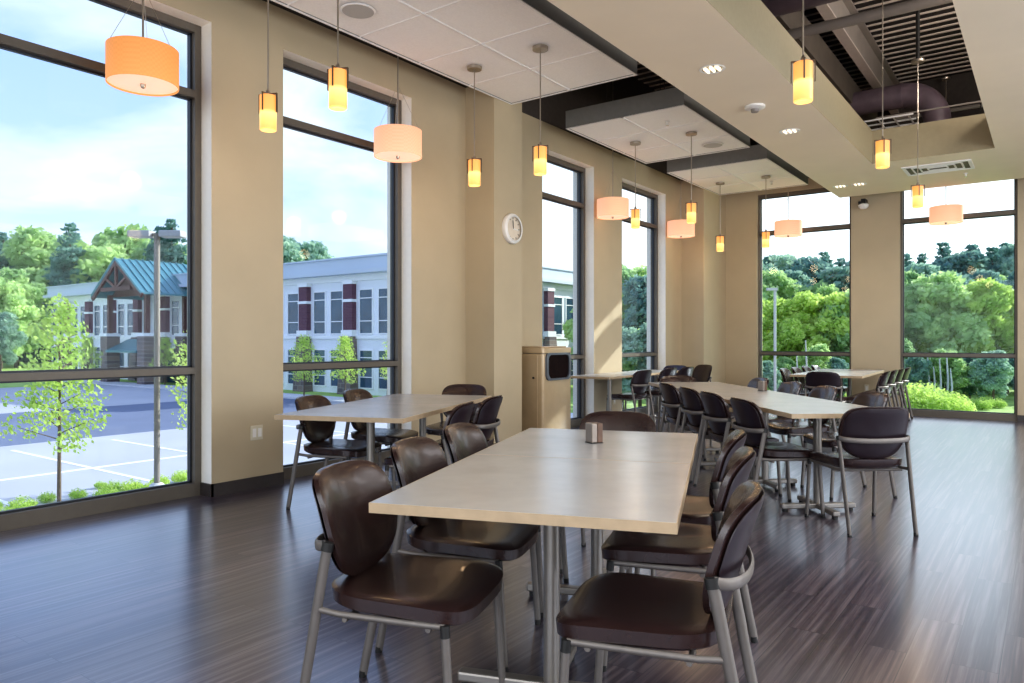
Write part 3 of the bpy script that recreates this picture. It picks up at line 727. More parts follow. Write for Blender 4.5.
def frame_at(c0, ang):
    a = math.radians(ang); e = Vector((math.cos(a), math.sin(a))); n_ = Vector((-math.sin(a), math.cos(a)))
    return lambda ee, nn: tuple(Vector(c0) + e * ee + n_ * nn)
TW = 0.89
TSQ = make_table(TW, 0.955)
gt = 'square cafe tables pushed together'
T1 = 20.5; f1 = frame_at((-1.62, 1.49), T1)
place(TSQ, True, *f1(0.445, 0.478), T1, 'square grey-topped table in the foreground, the half nearest the camera', gt)
place(TSQ, False, *f1(0.445, 1.436), T1, 'square grey-topped table behind the foreground one, with the small holder on it', gt)
T2 = 21.5; f2 = frame_at((-4.01, 2.88), T2)
place(TSQ, False, *f2(0.445, 0.478), T2, 'square table near the second window, half nearer the camera', gt)
place(TSQ, False, *f2(0.445, 1.436), T2, 'square table near the second window, half nearer the column', gt)
T3 = 40.5; f3 = frame_at((-1.35, 4.90), T3)
TB = make_table(0.80, 0.895)
for k, lb in enumerate(('square table at the near end of the long right-hand row', 'square table second from the near end of the long right-hand row',
                        'square table third from the near end of the long row, just past the small holder', 'square table at the far end of the long right-hand row')):
    place(TB, k == 0, *f3(0.40, 0.448 + 0.897 * k), T3, lb, gt)
T4 = 3; f4 = frame_at((-2.92, 10.50), T4)
TC = make_table(0.92, 0.82)
for k, lb in enumerate(('square table before the far wall pier, the one nearest the camera', 'square table of the far wall row, middle one', 'square table of the far wall row, touching the pier side')):
    place(TC, k == 0, *f4(0.46, 0.41 + 0.822 * k), T4, lb, gt)
T5 = 3; f5 = frame_at((-5.22, 8.32), T5)
TD = make_table(0.60, 1.28)
for k, lb in enumerate(('narrow pale table against the windows right of the trash bin, near end', 'narrow pale table against the windows, far end by the fourth window')):
    place(TD, k == 0, *f5(0.335 + 0.03 * k, 0.64 + 1.283 * k), T5, lb, gt)

g = 'brown vinyl chairs around the foreground table'
chair(-1.68, 1.71, T1 - 91, 'brown vinyl chair nearest the camera on the left of the foreground table', g)
chair(-1.93, 2.29, T1 - 91, 'brown vinyl chair, second on the left side of the foreground table', g)
chair(-2.12, 2.82, T1 - 91, 'brown vinyl chair, third and farthest on the left of the foreground table', g)
chair(-0.91, 1.98, T1 + 86, 'brown vinyl chair nearest the camera on the right of the foreground table', g)
chair(-1.16, 2.68, T1 + 87, 'brown vinyl chair, second on the right side of the foreground table', g)
chair(-1.37, 3.20, T1 + 87, 'brown vinyl chair, third and farthest on the right side of the foreground table', g)
chair(-1.93, 3.56, T1 + 180, 'brown vinyl chair at the far end of the foreground table behind the small holder', g)
g = 'brown vinyl chairs around the table by the second window'
chair(-4.23, 3.58, T2 - 92, 'brown vinyl chair at the window side of the left table, near the outlet pier', g)
chair(-4.49, 4.25, T2 - 92, 'brown vinyl chair at the window side of the left table, second from outlet pier', g)
chair(-4.33, 5.06, T2 + 180, 'brown vinyl chair at the far end of the left table before the column', g)
chair(-3.36, 3.66, T2 + 92, 'brown vinyl chair tucked in on the near right side of the left table', g)
chair(-3.56, 4.24, T2 + 88, 'brown vinyl chair on the right side of the left table, close to the column', g)
g = 'brown vinyl chairs around the long right-hand tables'
for k, (nn, lb) in enumerate(((0.50, 'nearest the camera'), (1.17, 'second from the camera'), (1.74, 'third from the camera'), (2.40, 'farthest from the camera'))):
    x, y = f3(0.09, nn); chair(x, y, T3 - 88, 'brown chair seen from behind on the left of the long row, ' + lb, g)
for k, (nn, lb) in enumerate(((1.02, 'nearest the camera'), (1.78, 'second from the camera'), (2.45, 'third from the camera'), (3.22, 'farthest from the camera'))):
    x, y = f3(0.93, nn); chair(x, y, T3 + 90, 'brown vinyl chair facing the camera across the long row, ' + lb, g)
chair(*f3(0.475, 0.03), T3 - 1, 'brown vinyl chair turned back to camera at the near end of the long row', g)
chair(*f3(0.40, 3.58), T3 + 180, 'brown vinyl chair at the far end of the long row before the corner column', g)
g = 'brown vinyl chairs around the far wall tables'
for k, lb in enumerate(('nearest', 'second', 'third', 'farthest')):
    chair(-1.99, 10.82 + 0.60 * k, 92, 'brown chair by the right far window, %s of four side by side' % lb, g)
for k, lb in enumerate(('nearest', 'second', 'third', 'farthest')):
    chair(-2.92, 11.05 + 0.58 * k, -88, 'sunlit chair before the left far window, %s of four side by side' % lb, g)
chair(-2.42, 10.40, 2, 'dark backed chair at the near end of the far wall tables', g)
g = 'brown vinyl chairs along the window tables'
for k, (y, lb) in enumerate(((9.33, 'nearest the trash bin'), (10.2, 'second from the trash bin'), (10.85, 'third from the trash bin'))):
    chair(-4.78, y, 84, 'brown vinyl chair in profile at the window table, ' + lb, g)
chair(-4.97, 11.10, 178, 'dark chair at the far end of the window table, left of an askew chair', g)
chair(-4.80, 11.66, 150, 'dark chair standing askew in front of the corner column', g)

def holder(x, y, rz, label):
    t = thing('napkin_holder', label, 'napkin holder', (x, y, 0.741), math.radians(rz))
    bm = bmesh.new(); box(bm, -0.030, 0.0, -0.030, 0.030, 0.003, 0.092); link('metal_side', bm, M['shaker'], t, bevel=0.004)
    bm = bmesh.new(); box(bm, 0.001, 0.030, -0.030, 0.030, 0.003, 0.092); link('brown_side', bm, M['shaker_wood'], t, bevel=0.004)
    bm = bmesh.new(); box(bm, -0.031, 0.031, -0.031, 0.031, 0, 0.003); link('base', bm, M['black'], t)
holder(-1.715, 2.98, 62, 'small square metal and brown holder on the foreground table')
holder(-2.18, 6.95, 70, 'small square metal and brown holder on the long right-hand table')

# ------------------------------------------------------------------ outside
GZ = -2.2
bm = bmesh.new(); box(bm, -200, 120, -120, 220, GZ - 0.3, GZ); o = struct('ground_lawn', bm, M['grass'])
# embankment below the windows (left) - planted bed slopes up to the building
bm = bmesh.new(); box(bm, XL - 9.2, XL - 0.36, -14, 40, GZ, GZ + 0.03); struct('planting_bed', bm, M['mulch'])
bm = bmesh.new(); box(bm, XL - 9.45, XL - 9.2, -30, 40, GZ, GZ + 0.12); struct('kerb', bm, M['kerb'])
bm = bmesh.new(); box(bm, -60, XL - 9.45, -60, 26.5, GZ, GZ + 0.015); struct('parking_lot', bm, M['asphalt'])
bm = bmesh.new(); box(bm, -39, -27, -60, 26.5, GZ + .015, GZ + 0.02); struct('access_road', bm, M['road'])
bm = bmesh.new(); box(bm, -120, XL - 9.45, 26.5, 28.5, GZ, GZ + 0.10); struct('sidewalk', bm, M['kerb'])
for k in range(9):
    y0 = -6 + 3.0 * k
    for nm, (xa, xb) in (('n', (-25.8, -15.2)),):
        bm = bmesh.new(); box(bm, xa, xb, y0, y0 + 0.12, GZ + 0.015, GZ + 0.022); solo('parking_line', bm, M['stripe'], 'white painted parking bay line on the pale asphalt', 'road marking', 'white parking bay lines')
bm = bmesh.new(); box(bm, -20.6, -20.45, -12, 24, GZ + 0.015, GZ + 0.0225); solo('parking_line', bm, M['stripe'], 'long white line crossing the parking bay lines', 'road marking')

# foliage
def foliage(bm, blobs, n, size, rng, mi=0, flat=0.0):
    tot = sum(b[3] ** 2 for b in blobs)
    for (cx, cy, cz, r) in blobs:
        m_ = max(8, int(n * r * r / tot))
        for _ in range(m_):
            v = Vector((rng.gauss(0, 1), rng.gauss(0, 1), rng.gauss(0, 1))).normalized()
            rr = r * (0.45 + 0.65 * rng.random())
            p = Vector((cx, cy, cz)) + Vector((v.x * rr, v.y * rr, v.z * rr * (0.85 - flat)))
            a = Vector((rng.gauss(0, 1), rng.gauss(0, 1), rng.gauss(0, 0.7))).normalized()
            a = (a + v * 0.3).normalized()
            s = a.cross(Vector((rng.random(), rng.random(), rng.random() + .1))).normalized(); t_ = a.cross(s)
            h = size * (0.6 + 0.8 * rng.random())
            q = [bm.verts.new(p + s * h), bm.verts.new(p + t_ * h * 0.55), bm.verts.new(p - s * h), bm.verts.new(p - t_ * h * 0.55)]
            bm.faces.new(q).material_index = mi

def crown_blobs(rng, h, w, z0, nb):
    bl = [(0, 0, z0 + (h - z0) * 0.5, w * 0.55)]
    for k in range(nb):
        a = rng.random() * 2 * PI; t_ = rng.random()
        rad = w * (0.85 * math.sin(PI * (0.15 + 0.8 * t_)) ** 0.8) * (0.45 + 0.5 * rng.random())
        bl.append((rad * math.cos(a), rad * math.sin(a), z0 + (h - z0) * (0.08 + 0.86 * t_), w * (0.15 + 0.15 * rng.random())))
    return bl
def tree_proto(h, w, mat_, seed, n=11000, size=0.19, z0f=0.12, nb=44):
    rng = random.Random(seed); bm = bmesh.new()
    foliage(bm, crown_blobs(rng, h, w, h * z0f, nb), n, size, rng, 0)
    tube(bm, [(0, 0, 0), (0.1, 0.05, h * 0.3), (0, 0, h * 0.7)], [h * 0.022, h * 0.018, h * 0.008], 7, mi=1, up=(0, 1, 0))
    me_o = link('broadleaf_tree', bm, [mat_, M['bark']])
    return me_o
def pine_proto(h, w, seed, n=9000):
    rng = random.Random(seed); bm = bmesh.new()
    bl = []
    nl = 26
    for k in range(nl):
        t_ = k / (nl - 1); z = h * (0.2 + 0.78 * t_); R = w * (1 - t_) ** 0.75 + 0.15
        for j in range(5 if t_ < 0.8 else 2):
            a = rng.random() * 2 * PI
            bl.append((R * 0.55 * math.cos(a), R * 0.55 * math.sin(a), z, 0.30 * R + 0.30))
    foliage(bm, bl, n, 0.18, rng, 0, flat=0.45)
    tube(bm, [(0, 0, 0), (0, 0, h * 0.95)], [h * 0.02, 0.05], 7, mi=1, up=(0, 1, 0))
    return link('conifer_tree', bm, [M['pine'], M['bark']])
pros = {
 'b': [tree_proto(7.5, 2.9, M['leaf_mid'], 1), tree_proto(8.2, 3.2, M['leaf_mid'], 2)],
 'y': [tree_proto(7.0, 2.7, M['leaf_bright'], 3), tree_proto(7.8, 2.8, M['leaf_bright'], 4)],
 'd': [tree_proto(8.5, 3.4, M['leaf_dark'], 5), tree_proto(8.0, 3.1, M['leaf_dark'], 6)],
 'p': [pine_proto(10, 2.3, 7), pine_proto(11, 2.5, 8)]}
first = {}
LBL = {'b': 'mid green broadleaf tree in the woods outside', 'y': 'bright sunlit green tree in the woods outside', 'd': 'dark green broadleaf tree in the woods outside', 'p': 'dark bluish conifer in the woods outside'}
def tree(kind, u, d, h, rng):
    k = rng.randrange(2); src = pros[kind][k]
    if (kind, k) not in first: o = src; first[(kind, k)] = 1
    else: o = src.copy(); COL.objects.link(o)
    base_h = {'b': (7.5, 8.2), 'y': (7.0, 7.8), 'd': (8.5, 8.0), 'p': (10, 11)}[kind][k]
    s = h / base_h; x, y = at(u, d)
    o.location = (x, y, GZ); o.rotation_euler = (0, 0, rng.random() * 6.28); o.scale = (s * rng.uniform(0.95, 1.2), s * rng.uniform(0.95, 1.2), s)
    grp(o, LBL[kind], 'tree', {'b': 'mid green trees outside', 'y': 'bright green trees outside', 'd': 'dark green trees outside', 'p': 'conifers outside'}[kind])
rng = random.Random(42)
def hz(v, d): return H + (340 - v) * d / F_PX - GZ
# far wall windows: back rows to front
for u in range(735, 1090, 17):
    d = rng.uniform(74, 84); tree(rng.choice('pdp'), u + rng.uniform(-5, 5), d, hz(258 - 12 * min(1, (u - 735) / 180) + rng.uniform(-6, 8), d), rng)
for u in range(735, 1100, 19):
    d = rng.uniform(58, 66); tree(rng.choice('dbb'), u + rng.uniform(-6, 6), d, hz(274 + rng.uniform(-10, 10), d), rng)
for u in range(740, 1100, 24):
    d = rng.uniform(44, 50); tree(rng.choice('yby'), u + rng.uniform(-6, 6), d, hz(286 + rng.uniform(-14, 18), d), rng)
for u in range(735, 1100, 26):
    d = rng.uniform(38, 42); tree(rng.choice('bdb'), u + rng.uniform(-6, 6), d, hz(352 + rng.uniform(-12, 8), d), rng)
# fourth window
for u in range(600, 700, 17):
    d = rng.uniform(44, 52); tree(rng.choice('bdb'), u, d, hz(272 + rng.uniform(-8, 8), d), rng)
for u in range(604, 700, 18):
    d = rng.uniform(34, 38); tree(rng.choice('bdb'), u, d, hz(318 + rng.uniform(-10, 10), d), rng)
# left window: woods behind and left of the building
for u in range(-110, 300, 24):
    d = rng.uniform(104, 118); tree(rng.choice('dbpb'), u + rng.uniform(-8, 8), d, hz(236 + rng.uniform(-10, 12), d), rng)
for u in range(-130, 45, 22):
    d = rng.uniform(84, 92); tree(rng.choice('dbb'), u + rng.uniform(-8, 8), d, hz(268 + rng.uniform(-14, 10), d), rng)
for u in range(-130, 5, 26):
    d = rng.uniform(70, 76); tree(rng.choice('bd'), u, d, hz(318 + rng.uniform(-10, 8), d), rng)
for (u, v) in ((70, 222), (172, 218), (160, 226)):
    tree('p', u, 100, hz(v, 100), rng)
# hills behind the woods
bm = bmesh.new()
for k in range(14):
    x, y = at(660 + k * 34, 95); lathe(bm, [(22, 0), (20, 4), (13, 8.4), (6, 9.6), (0.01, 10.0)], 20, (x, y, GZ), close=False)
for k in range(14):
    x, y = at(-220 + k * 44, 135); lathe(bm, [(26, 0), (24, 5), (16, 10), (8, 12.5), (0.01, 13.0)], 20, (x, y, GZ), close=False)
struct('wooded_hill', bm, M['hill'], smooth=True)

# low shrubs
def shrub_proto(seed, mat_, r=0.33):
    rg = random.Random(seed); bm = bmesh.new()
    bl = [(0, 0, r * 0.7, r)] + [(r * 0.6 * math.cos(a), r * 0.6 * math.sin(a), r * 0.6, r * 0.55) for a in (0.3, 1.7, 2.9, 4.2, 5.4)]
    foliage(bm, bl, 1600, 0.03, rg, 0)
    tube(bm, [(0, 0, 0), (0, 0, r * 0.7)], 0.02, 6, mi=1, up=(0, 1, 0))
    return link('shrub', bm, [mat_, M['bark']])
SH = [shrub_proto(11, M['leaf_bright']), shrub_proto(12, M['leaf_bright'])]; shf = [0, 0]
def shrub(u, d, s):
    k = rng.randrange(2)
    if not shf[k]: o = SH[k]; shf[k] = 1
    else: o = SH[k].copy(); COL.objects.link(o)
    x, y = at(u, d); o.location = (x, y, GZ + 0.02); o.scale = (s, s, s * 0.9); o.rotation_euler = (0, 0, rng.random() * 6)
    grp(o, 'low rounded green shrub in the planting bed outside the near window', 'shrub', 'low shrubs in the planting bed')
for u, v, s in [(6, 520, 1.0), (22, 512, 1.25), (47, 500, 0.8), (-20, 525, 1.2), (78, 497, 0.85), (107, 500, 1.25), (112, 492, 1.1), (132, 492, 1.2), (152, 490, 0.9), (160, 484, 1.0), (181, 480, 1.05), (195, 474, 1.0), (36, 519, 0.9), (80, 509, 0.7), (62, 513, 0.6), (140, 499, 0.8), (-8, 510, 0.9), (100, 486, 0.6)]:
    d = F_PX * (H - GZ) / (v - 340 + 3); shrub(u, d, s * 0.6)
# light green growth on the lawn behind the far windows
for u in range(860, 1000, 8):
    d = rng.uniform(33, 37); shrub(u + rng.uniform(-3, 3), d, rng.uniform(2.2, 3.0) * (1 if u < 930 else max(0.45, 1 - (u - 930) / 75)))
    SC.collection.objects[-1]['label'] = 'light green bush on the lawn outside the right far window'; SC.collection.objects[-1]['group'] = 'bushes on the lawn'

for k, (u, v0) in enumerate(((921, 372), (928, 366), (934, 378), (940, 370), (947, 364), (951, 380), (806, 352), (797, 366))):
    d = 39.5 - 0.3 * k; x, y = at(u, d); bm = bmesh.new(); hh = H + (340 - v0) * d / F_PX - GZ + 0.6
    tube(bm, [(0, 0, 0), (0.05, 0, hh * 0.5), (-0.03, 0.03, hh)], [0.06, 0.05, 0.03], 7, up=(0, 1, 0))
    o = solo('tree_trunk', bm, M['kerb'], 'pale slender bare tree trunk at the edge of the woods', 'tree', 'pale bare trunks', loc=(x, y, GZ))

def young_tree(u, d, h, seed, label, spread=1.0):
    x, y = at(u, d); rg = random.Random(seed)
    t = thing('young_tree', label, 'tree', (x, y, GZ))
    bm = bmesh.new(); tube(bm, [(0, 0, 0), (0.02, 0, h * 0.35), (-0.02, 0.02, h * 0.7), (0, 0, h * 0.95)], [0.045, 0.035, 0.02, 0.008], 8, up=(0, 1, 0))
    bl = []
    for k in range(26):
        t_ = 0.30 + 0.68 * k / 25; a = k * 2.4; R = spread * h * 0.30 * (1 - t_) ** 0.6 * (0.55 + 0.6 * rg.random())
        p = Vector((R * math.cos(a), R * math.sin(a), h * t_ + R * 0.35))
        tube(bm, [(0, 0, h * t_ - 0.05), tuple(p)], [0.012, 0.005], 5)
        bl.append((p.x, p.y, p.z, 0.15 * h * 0.42 * (1.1 - 0.5 * t_) + 0.1)); bl.append((p.x * 0.55, p.y * 0.55, p.z - 0.05, 0.20))
    link('trunk', bm, M['bark'], t)
    bm = bmesh.new(); foliage(bm, bl, 2300, 0.05, rg); link('leaves', bm, M['leaf_bright'], t)
young_tree(59, 14.6, 4.2, 21, 'slender young tree with bright leaves planted outside the near window', 0.8)
young_tree(208, 17.0, 4.2, 22, 'young bright green tree half hidden by the first window jamb', 0.9)
for k, u in enumerate((304, 345, 395, 88, 165)):
    young_tree(u, 40 if k < 3 else 55, 3.6, 30 + k, 'small ornamental tree against the office building, %s' % ('left one in the second window', 'middle one in the second window', 'right one in the second window', 'left of the gabled porch', 'right of the gabled porch')[k], 1.1)

# parking lot light pole
x, y = at(157, 16.0)
t = thing('lamp_post', 'grey twin-head parking lot lamp post outside the near window', 'lamp post', (x, y, GZ), YAW)
bm = bmesh.new(); tube(bm, [(0, 0, 0), (0, 0, 5.75)], 0.062, 12, up=(0, 1, 0)); link('pole', bm, M['steel'], t, smooth=True)
bm = bmesh.new(); lathe(bm, [(0.16, 0), (0.16, 0.25), (0.10, 0.3)], 16); link('base', bm, M['kerb'], t)
for s in (-1, 1):
    bm = bmesh.new(); box(bm, min(s * 0.10, s * 0.58), max(s * 0.10, s * 0.58), -0.16, 0.16, 5.66, 5.80); link('lamp_head', bm, mat('lamp_head_grey', (0.42, 0.43, 0.46), 0.5, noise=0.04), t, bevel=0.02)
bm = bmesh.new(); obox(bm, (-0.15, 0, 5.72), (0.15, 0, 5.72), 0.06, 0.06); link('arm', bm, M['steel'], t)
x, y = at(775, 36)
t = thing('lamp_post', 'distant slim lamp post among trees in the left far window', 'lamp post', (x, y, GZ), YAW)
bm = bmesh.new(); tube(bm, [(0, 0, 0), (0, 0, 5.9)], 0.07, 10, up=(0, 1, 0)); link('pole', bm, M['kerb'], t)
bm = bmesh.new(); box(bm, -0.4, 0.1, -0.1, 0.1, 5.85, 5.98); link('lamp_head', bm, M['kerb'], t)

# office building across the parking lot
BX0, BX1, BY0, BY1 = -79.2, -29.4, 31.4, 60.0
B = thing('office_building', 'two-storey pale office building with plum brick pilasters across the parking lot', 'building', (0, 0, 0))
bm = bmesh.new(); box(bm, BX0, BX1, BY0, BY1, GZ, 5.35); link('wall', bm, M['bwall'], B)
bm = bmesh.new(); box(bm, BX0 - 0.7, BX1 + 0.7, BY0 - 0.7, BY1 + 0.7, 5.35, 5.60); box(bm, BX0 - 0.4, BX1 + 0.4, BY0 - 0.4, BY1 + 0.4, 5.6, 6.35); box(bm, BX0 - 0.5, BX1 + 0.5, BY0 - 0.5, BY1 + 0.5, 6.35, 6.45)
link('roof', bm, M['bfascia'], B)
bm = bmesh.new(); box(bm, BX0 - 0.1, BX1 + 0.1, BY0 - 0.1, BY1 + 0.1, 1.30, 1.50); box(bm, BX0 - 0.12, BX1 + 0.12, BY0 - 0.12, BY1 + 0.12, 4.95, 5.35); link('belt_course', bm, M['bwhite'], B)
def pilaster(x, y, ax):
    def pb(bm, hw, dp, z0, z1, mi=0):
        if ax == 'x': box(bm, x - hw, x + hw, y - dp, y + 0.05, z0, z1, mi)
        else: box(bm, x - 0.05, x + dp, y - hw, y + hw, z0, z1, mi)
    bm = bmesh.new(); pb(bm, 0.42, 0.35, 1.8, 4.95); p_ = link('pilaster', bm, M['brick'], B)
    bm = bmesh.new(); pb(bm, 0.46, 0.40, 3.62, 3.80); pb(bm, 0.52, 0.45, 1.45, 1.85); pb(bm, 0.48, 0.4, 4.75, 4.98); link('stone_cap', bm, M['bwhite'], p_)
    bm = bmesh.new()
    pr = [(0.62, GZ), (0.46, 1.45)]
    vs = []
    for hw, z in pr:
        for sx, sy in ((-1, 0), (1, 0), (1, 1), (-1, 1)):
            if ax == 'x': vs.append(bm.verts.new((x + sx * hw, y - (hw * 1.1 if not sy else 0), z)))
            else: vs.append(bm.verts.new((x + (hw * 1.1 if not sy else 0), y + sx * hw, z)))
    for q in ((0, 1, 2, 3), (4, 5, 6, 7), (0, 1, 5, 4), (1, 2, 6, 5), (2, 3, 7, 6), (3, 0, 4, 7)): bm.faces.new([vs[i] for i in q])
    link('stone_pier', bm, M['stone'], p_)
def bwindow(x, y, ax, z0, z1):
    hw = 0.55
    def pb(bm, a, b, d0, d1, z0_, z1_, mi=0):
        if ax == 'x': box(bm, x + a, x + b, y - d1, y - d0, z0_, z1_, mi)
        else: box(bm, x + d0, x + d1, y + a, y + b, z0_, z1_, mi)
    bm = bmesh.new()
    pb(bm, -hw - 0.07, -hw, 0, 0.08, z0 - 0.07, z1 + 0.07); pb(bm, hw, hw + 0.07, 0, 0.08, z0 - 0.07, z1 + 0.07)
    pb(bm, -hw, hw, 0, 0.08, z0 - 0.07, z0); pb(bm, -hw, hw, 0, 0.08, z1, z1 + 0.07)
    pb(bm, -hw, hw, 0.0, 0.07, z0 + (z1 - z0) * 0.27, z0 + (z1 - z0) * 0.27 + 0.06); pb(bm, -hw, hw, 0.0, 0.07, z0 + (z1 - z0) * 0.80, z0 + (z1 - z0) * 0.80 + 0.06)
    f_ = link('window', bm, M['bwhite'], B)
    bm = bmesh.new(); pb(bm, -hw, hw, 0.005, 0.03, z0, z1); link('pane', bm, M['bwin'], f_)
px = -31.25
xsP = []
while px > BX0 + 0.5:
    xsP.append(px); pilaster(px, BY0, 'x'); px -= 4.45
for a in xsP:
    xm = a - 2.225
    if xm < BX0: continue
    for dx in (-0.85, 0.85):
        bwindow(xm + dx, BY0, 'x', 1.65, 4.35); bwindow(xm + dx, BY0, 'x', -1.75, 0.55)
py = 35.4; ysP = []
while py < BY1 - 1: ysP.append(py); pilaster(BX1, py, 'y'); py += 4.45
for a in ysP[:-1]:
    for dx in (-0.85, 0.85):
        bwindow(BX1, a + 2.225 + dx, 'y', 1.65, 4.35); bwindow(BX1, a + 2.225 + dx, 'y', -1.75, 0.55)
# gabled porch
P_ = thing('gabled_porch', 'porch with teal standing-seam gable roof and timber truss on the office building', 'porch', (-57.8, 28.2, GZ))
hw = 3.9; zr = 7.35 - GZ; ze = 4.6 - GZ; yb = 5.5; ov = 1.0
bm = bmesh.new()
for s in (-1, 1):
    a = [Vector((0, -ov, zr)), Vector((0, yb, zr)), Vector((s * hw, yb, ze)), Vector((s * hw, -ov, ze))]
    lo = [bm.verts.new(p) for p in a]; hi = [bm.verts.new(p + Vector((0, 0, 0.15))) for p in a]
    bm.faces.new(lo); bm.faces.new(hi)
    for k in range(4): bm.faces.new((lo[k], lo[(k + 1) % 4], hi[(k + 1) % 4], hi[k]))
    for k in range(13):
        yy = -ov + (yb + ov) * k / 12
        obox(bm, (0, yy, zr + 0.19), (s * hw, yy, ze + 0.19), 0.06, 0.10)
link('roof', bm, M['teal'], P_)
bm = bmesh.new()
for s in (-1, 1):
    obox(bm, (0, -ov + 0.1, zr - 0.1), (s * hw, -ov + 0.1, ze - 0.1), 0.18, 0.35)
obox(bm, (-hw * 0.6, -ov + 0.1, ze + 0.55), (hw * 0.6, -ov + 0.1, ze + 0.55), 0.18, 0.3); obox(bm, (0, -ov + 0.1, ze + 0.5), (0, -ov + 0.1, zr - 0.2), 0.2, 0.2)
obox(bm, (0, -ov + 0.1, ze + 0.6), (-1.6, -ov + 0.1, ze + 1.4), 0.15, 0.2); obox(bm, (0, -ov + 0.1, ze + 0.6), (1.6, -ov + 0.1, ze + 1.4), 0.15, 0.2)
link('truss', bm, M['timber'], P_)
bm = bmesh.new(); vs = [bm.verts.new(p) for p in ((-hw * 0.92, 0.4, ze + 0.05), (hw * 0.92, 0.4, ze + 0.05), (0, 0.4, zr - 0.1))]; bm.faces.new(vs); link('gable_wall', bm, M['timber'], P_)
for sx in (-1, 1):
    for k, yy in enumerate((0.0, 3.0)):
        bm = bmesh.new(); box(bm, sx * 2.9 - 0.16, sx * 2.9 + 0.16, yy - 0.16, yy + 0.16, 3.9, ze + 0.2); po = link('post', bm, M['timber'], P_)
        bm = bmesh.new(); box(bm, sx * 2.9 - 0.55, sx * 2.9 + 0.55, yy - 0.5, yy + 0.5, 0, 3.7); link('stone_pier', bm, M['stone'], po)
        bm = bmesh.new(); box(bm, sx * 2.9 - 0.62, sx * 2.9 + 0.62, yy - 0.57, yy + 0.57, 3.7, 3.95); link('stone_cap', bm, M['bwhite'], po)
bm = bmesh.new()
vs = [bm.verts.new(p) for p in ((-2.4, -0.6, 2.6), (2.4, -0.6, 2.6), (2.4, 1.2, 3.5), (-2.4, 1.2, 3.5), (-2.4, -0.6, 2.45), (2.4, -0.6, 2.45), (2.4, 1.2, 2.45), (-2.4, 1.2, 2.45))]
for q in ((0, 1, 2, 3), (4, 5, 6, 7), (0, 1, 5, 4), (2, 3, 7, 6), (1, 2, 6, 5), (0, 3, 7, 4)): bm.faces.new([vs[i] for i in q])
link('canopy', bm, M['teal'], P_)
bm = bmesh.new(); box(bm, -1.5, 1.5, 2.9, 3.0, 0.02, 2.4); link('glass_door', bm, M['bwin'], P_)

# hidden masses of own building: none needed
# ------------------------------------------------------------------ lights
W = bpy.data.worlds.new('world'); SC.world = W; W.use_nodes = True
nt = W.node_tree; L = nt.links; bg = nt.nodes['Background']
tc = nt.nodes.new('ShaderNodeTexCoord')
sp = nt.nodes.new('ShaderNodeSeparateXYZ'); L.new(tc.outputs['Generated'], sp.inputs[0])
gr = nt.nodes.new('ShaderNodeValToRGB'); e = gr.color_ramp.elements
e[0].position = 0.0; e[0].color = (0.72, 0.82, 0.98, 1); e[1].position = 0.7; e[1].color = (0.24, 0.39, 0.90, 1)
x = e.new(0.22); x.color = (0.46, 0.61, 0.97, 1)
L.new(sp.outputs['Z'], gr.inputs['Fac'])
# cloud layer: project direction on a plane
dv = nt.nodes.new('ShaderNodeMath'); dv.operation = 'ADD'; dv.inputs[1].default_value = 0.22; L.new(sp.outputs['Z'], dv.inputs[0])
dx = nt.nodes.new('ShaderNodeMath'); dx.operation = 'DIVIDE'; L.new(sp.outputs['X'], dx.inputs[0]); L.new(dv.outputs[0], dx.inputs[1])
dy = nt.nodes.new('ShaderNodeMath'); dy.operation = 'DIVIDE'; L.new(sp.outputs['Y'], dy.inputs[0]); L.new(dv.outputs[0], dy.inputs[1])
cb = nt.nodes.new('ShaderNodeCombineXYZ'); L.new(dx.outputs[0], cb.inputs['X']); L.new(dy.outputs[0], cb.inputs['Y'])
nz = nt.nodes.new('ShaderNodeTexNoise'); nz.inputs['Scale'].default_value = 1.5; nz.inputs['Detail'].default_value = 7; nz.inputs['Roughness'].default_value = 0.55; nz.inputs['Distortion'].default_value = 0.4
L.new(cb.outputs[0], nz.inputs['Vector'])
cr = nt.nodes.new('ShaderNodeValToRGB'); cr.color_ramp.elements[0].position = 0.42; cr.color_ramp.elements[1].position = 0.62
L.new(nz.outputs['Fac'], cr.inputs['Fac'])
mx = nt.nodes.new('ShaderNodeMix'); mx.data_type = 'RGBA'; mx.inputs['B'].default_value = (0.80, 0.84, 0.90, 1)
mlt = nt.nodes.new('ShaderNodeMath'); mlt.operation = 'MULTIPLY'; mlt.inputs[1].default_value = 0.85; L.new(cr.outputs['Color'], mlt.inputs[0])
L.new(mlt.outputs[0], mx.inputs['Factor']); L.new(gr.outputs['Color'], mx.inputs['A'])
# haze towards the sun side (+y, +x): brighter
dt = nt.nodes.new('ShaderNodeVectorMath'); dt.operation = 'DOT_PRODUCT'; dt.inputs[1].default_value = (0.35, 0.94, 0.0); L.new(tc.outputs['Generated'], dt.inputs[0])
mr = nt.nodes.new('ShaderNodeMapRange'); mr.inputs['From Min'].default_value = 0.35; mr.inputs['From Max'].default_value = 0.95; L.new(dt.outputs['Value'], mr.inputs['Value'])
mx2 = nt.nodes.new('ShaderNodeMix'); mx2.data_type = 'RGBA'; mx2.inputs['B'].default_value = (1.25, 1.30, 1.35, 1); L.new(mr.outputs[0], mx2.inputs['Factor']); L.new(mx.outputs['Result'], mx2.inputs['A'])
L.new(mx2.outputs['Result'], bg.inputs['Color']); bg.inputs['Strength'].default_value = 1.08

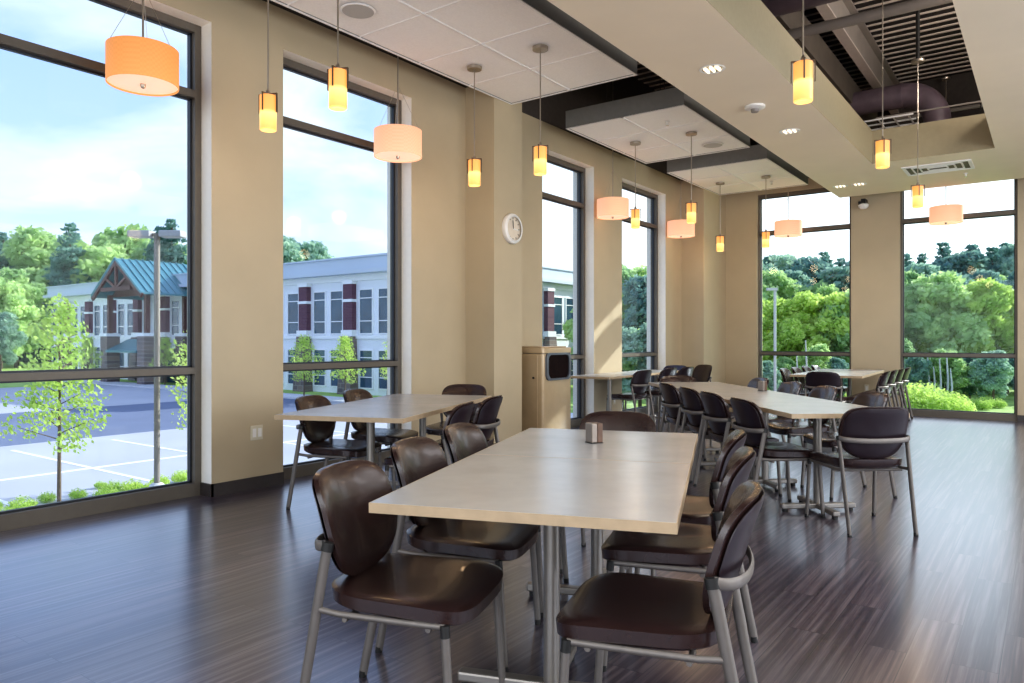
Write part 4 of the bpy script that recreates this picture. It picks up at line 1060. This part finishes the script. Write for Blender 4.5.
def lamp(kind, name, loc, energy, color, rot=None, size=None, size_y=None, spread=None, blend=None):
    d = bpy.data.lights.new(name, kind); d.energy = energy; d.color = color
    if kind == 'AREA':
        d.size = size or 1
        if size_y: d.shape = 'RECTANGLE'; d.size_y = size_y
        if spread: d.spread = spread
    elif kind == 'SPOT': d.spot_size = spread or 1.8; d.spot_blend = blend or 0.6; d.shadow_soft_size = size or 0.05
    elif kind == 'POINT': d.shadow_soft_size = size or 0.05
    o = bpy.data.objects.new(name, d); COL.objects.link(o); o.location = loc
    if rot: o.rotation_euler = rot
    return o
sd = Vector((-0.47, -1.0, -0.56)).normalized()
s = lamp('SUN', 'sun', (0, 30, 30), 4.6, (1.0, 0.95, 0.86)); s.data.angle = math.radians(0.8)
s.rotation_euler = sd.to_track_quat('-Z', 'Y').to_euler()
# added fill: invented area lamps under the soffit and at the unseen walls
for x, y in ((1.5, 1.0), (1.5, 6.0), (1.5, 10.5)):
    lamp('AREA', 'ceiling_luminaire', (x, y, ZS - 0.03), 60, (0.96, 0.96, 1.0), (0, 0, 0), 2.2)
lamp('AREA', 'right_side_daylight', (XR - 0.1, 5.0, 1.9), 280, (0.86, 0.92, 1.0), (0, PI / 2, 0), 2.8, 10.0)  # added fill along the unseen right wall, which has no window
lamp('AREA', 'rear_daylight', (-0.6, YB + 0.1, 1.9), 200, (0.86, 0.92, 1.0), (PI / 2, 0, 0), 7.5, 2.8)  # added fill at the unseen back wall, no window modelled there
for x, y in ((-2.34, 6.09), (-2.34, 8.41), (-2.30, 11.88)):
    lamp('SPOT', 'downlight_lamp', (x, y, ZS - 0.03), 30, (1.0, 0.84, 0.64), (0, 0, 0), 0.2, spread=2.2)
for x, y in ((-1.25, 4.79), (-1.25, 7.5), (-1.25, 9.74), (-4.47, 3.16), (-3.69, 3.13), (-4.47, 5.47), (-3.69, 5.45), (-4.45, 8.83), (-3.67, 8.84), (-4.45, 11.94), (-3.68, 11.9)):
    lamp('POINT', 'pendant_bulb', (x, y, 2.60), 3.5, (1.0, 0.66, 0.36), size=0.08)
lamp('AREA', 'plenum_worklight', (0.9, 7.5, 4.15), 120, (1.0, 0.92, 0.85), (PI, -0.5, 0), 1.6)  # added fill turned upwards to brighten the ribbed deck
lamp('POINT', 'plenum_worklight', (0.3, 9.4, 4.5), 60, (1.0, 0.92, 0.85), size=0.2)  # second added fill, brightens the ducts near the far end

SC.view_settings.view_transform = 'Standard'
try: SC.view_settings.look = 'Medium High Contrast'
except Exception: SC.view_settings.look = 'None'
SC.view_settings.exposure = 0.30
SC.view_settings.gamma = 1.0
SC.cycles.max_bounces = 8
SC.cycles.use_denoising = True
SC.cycles.sample_clamp_indirect = 6.0
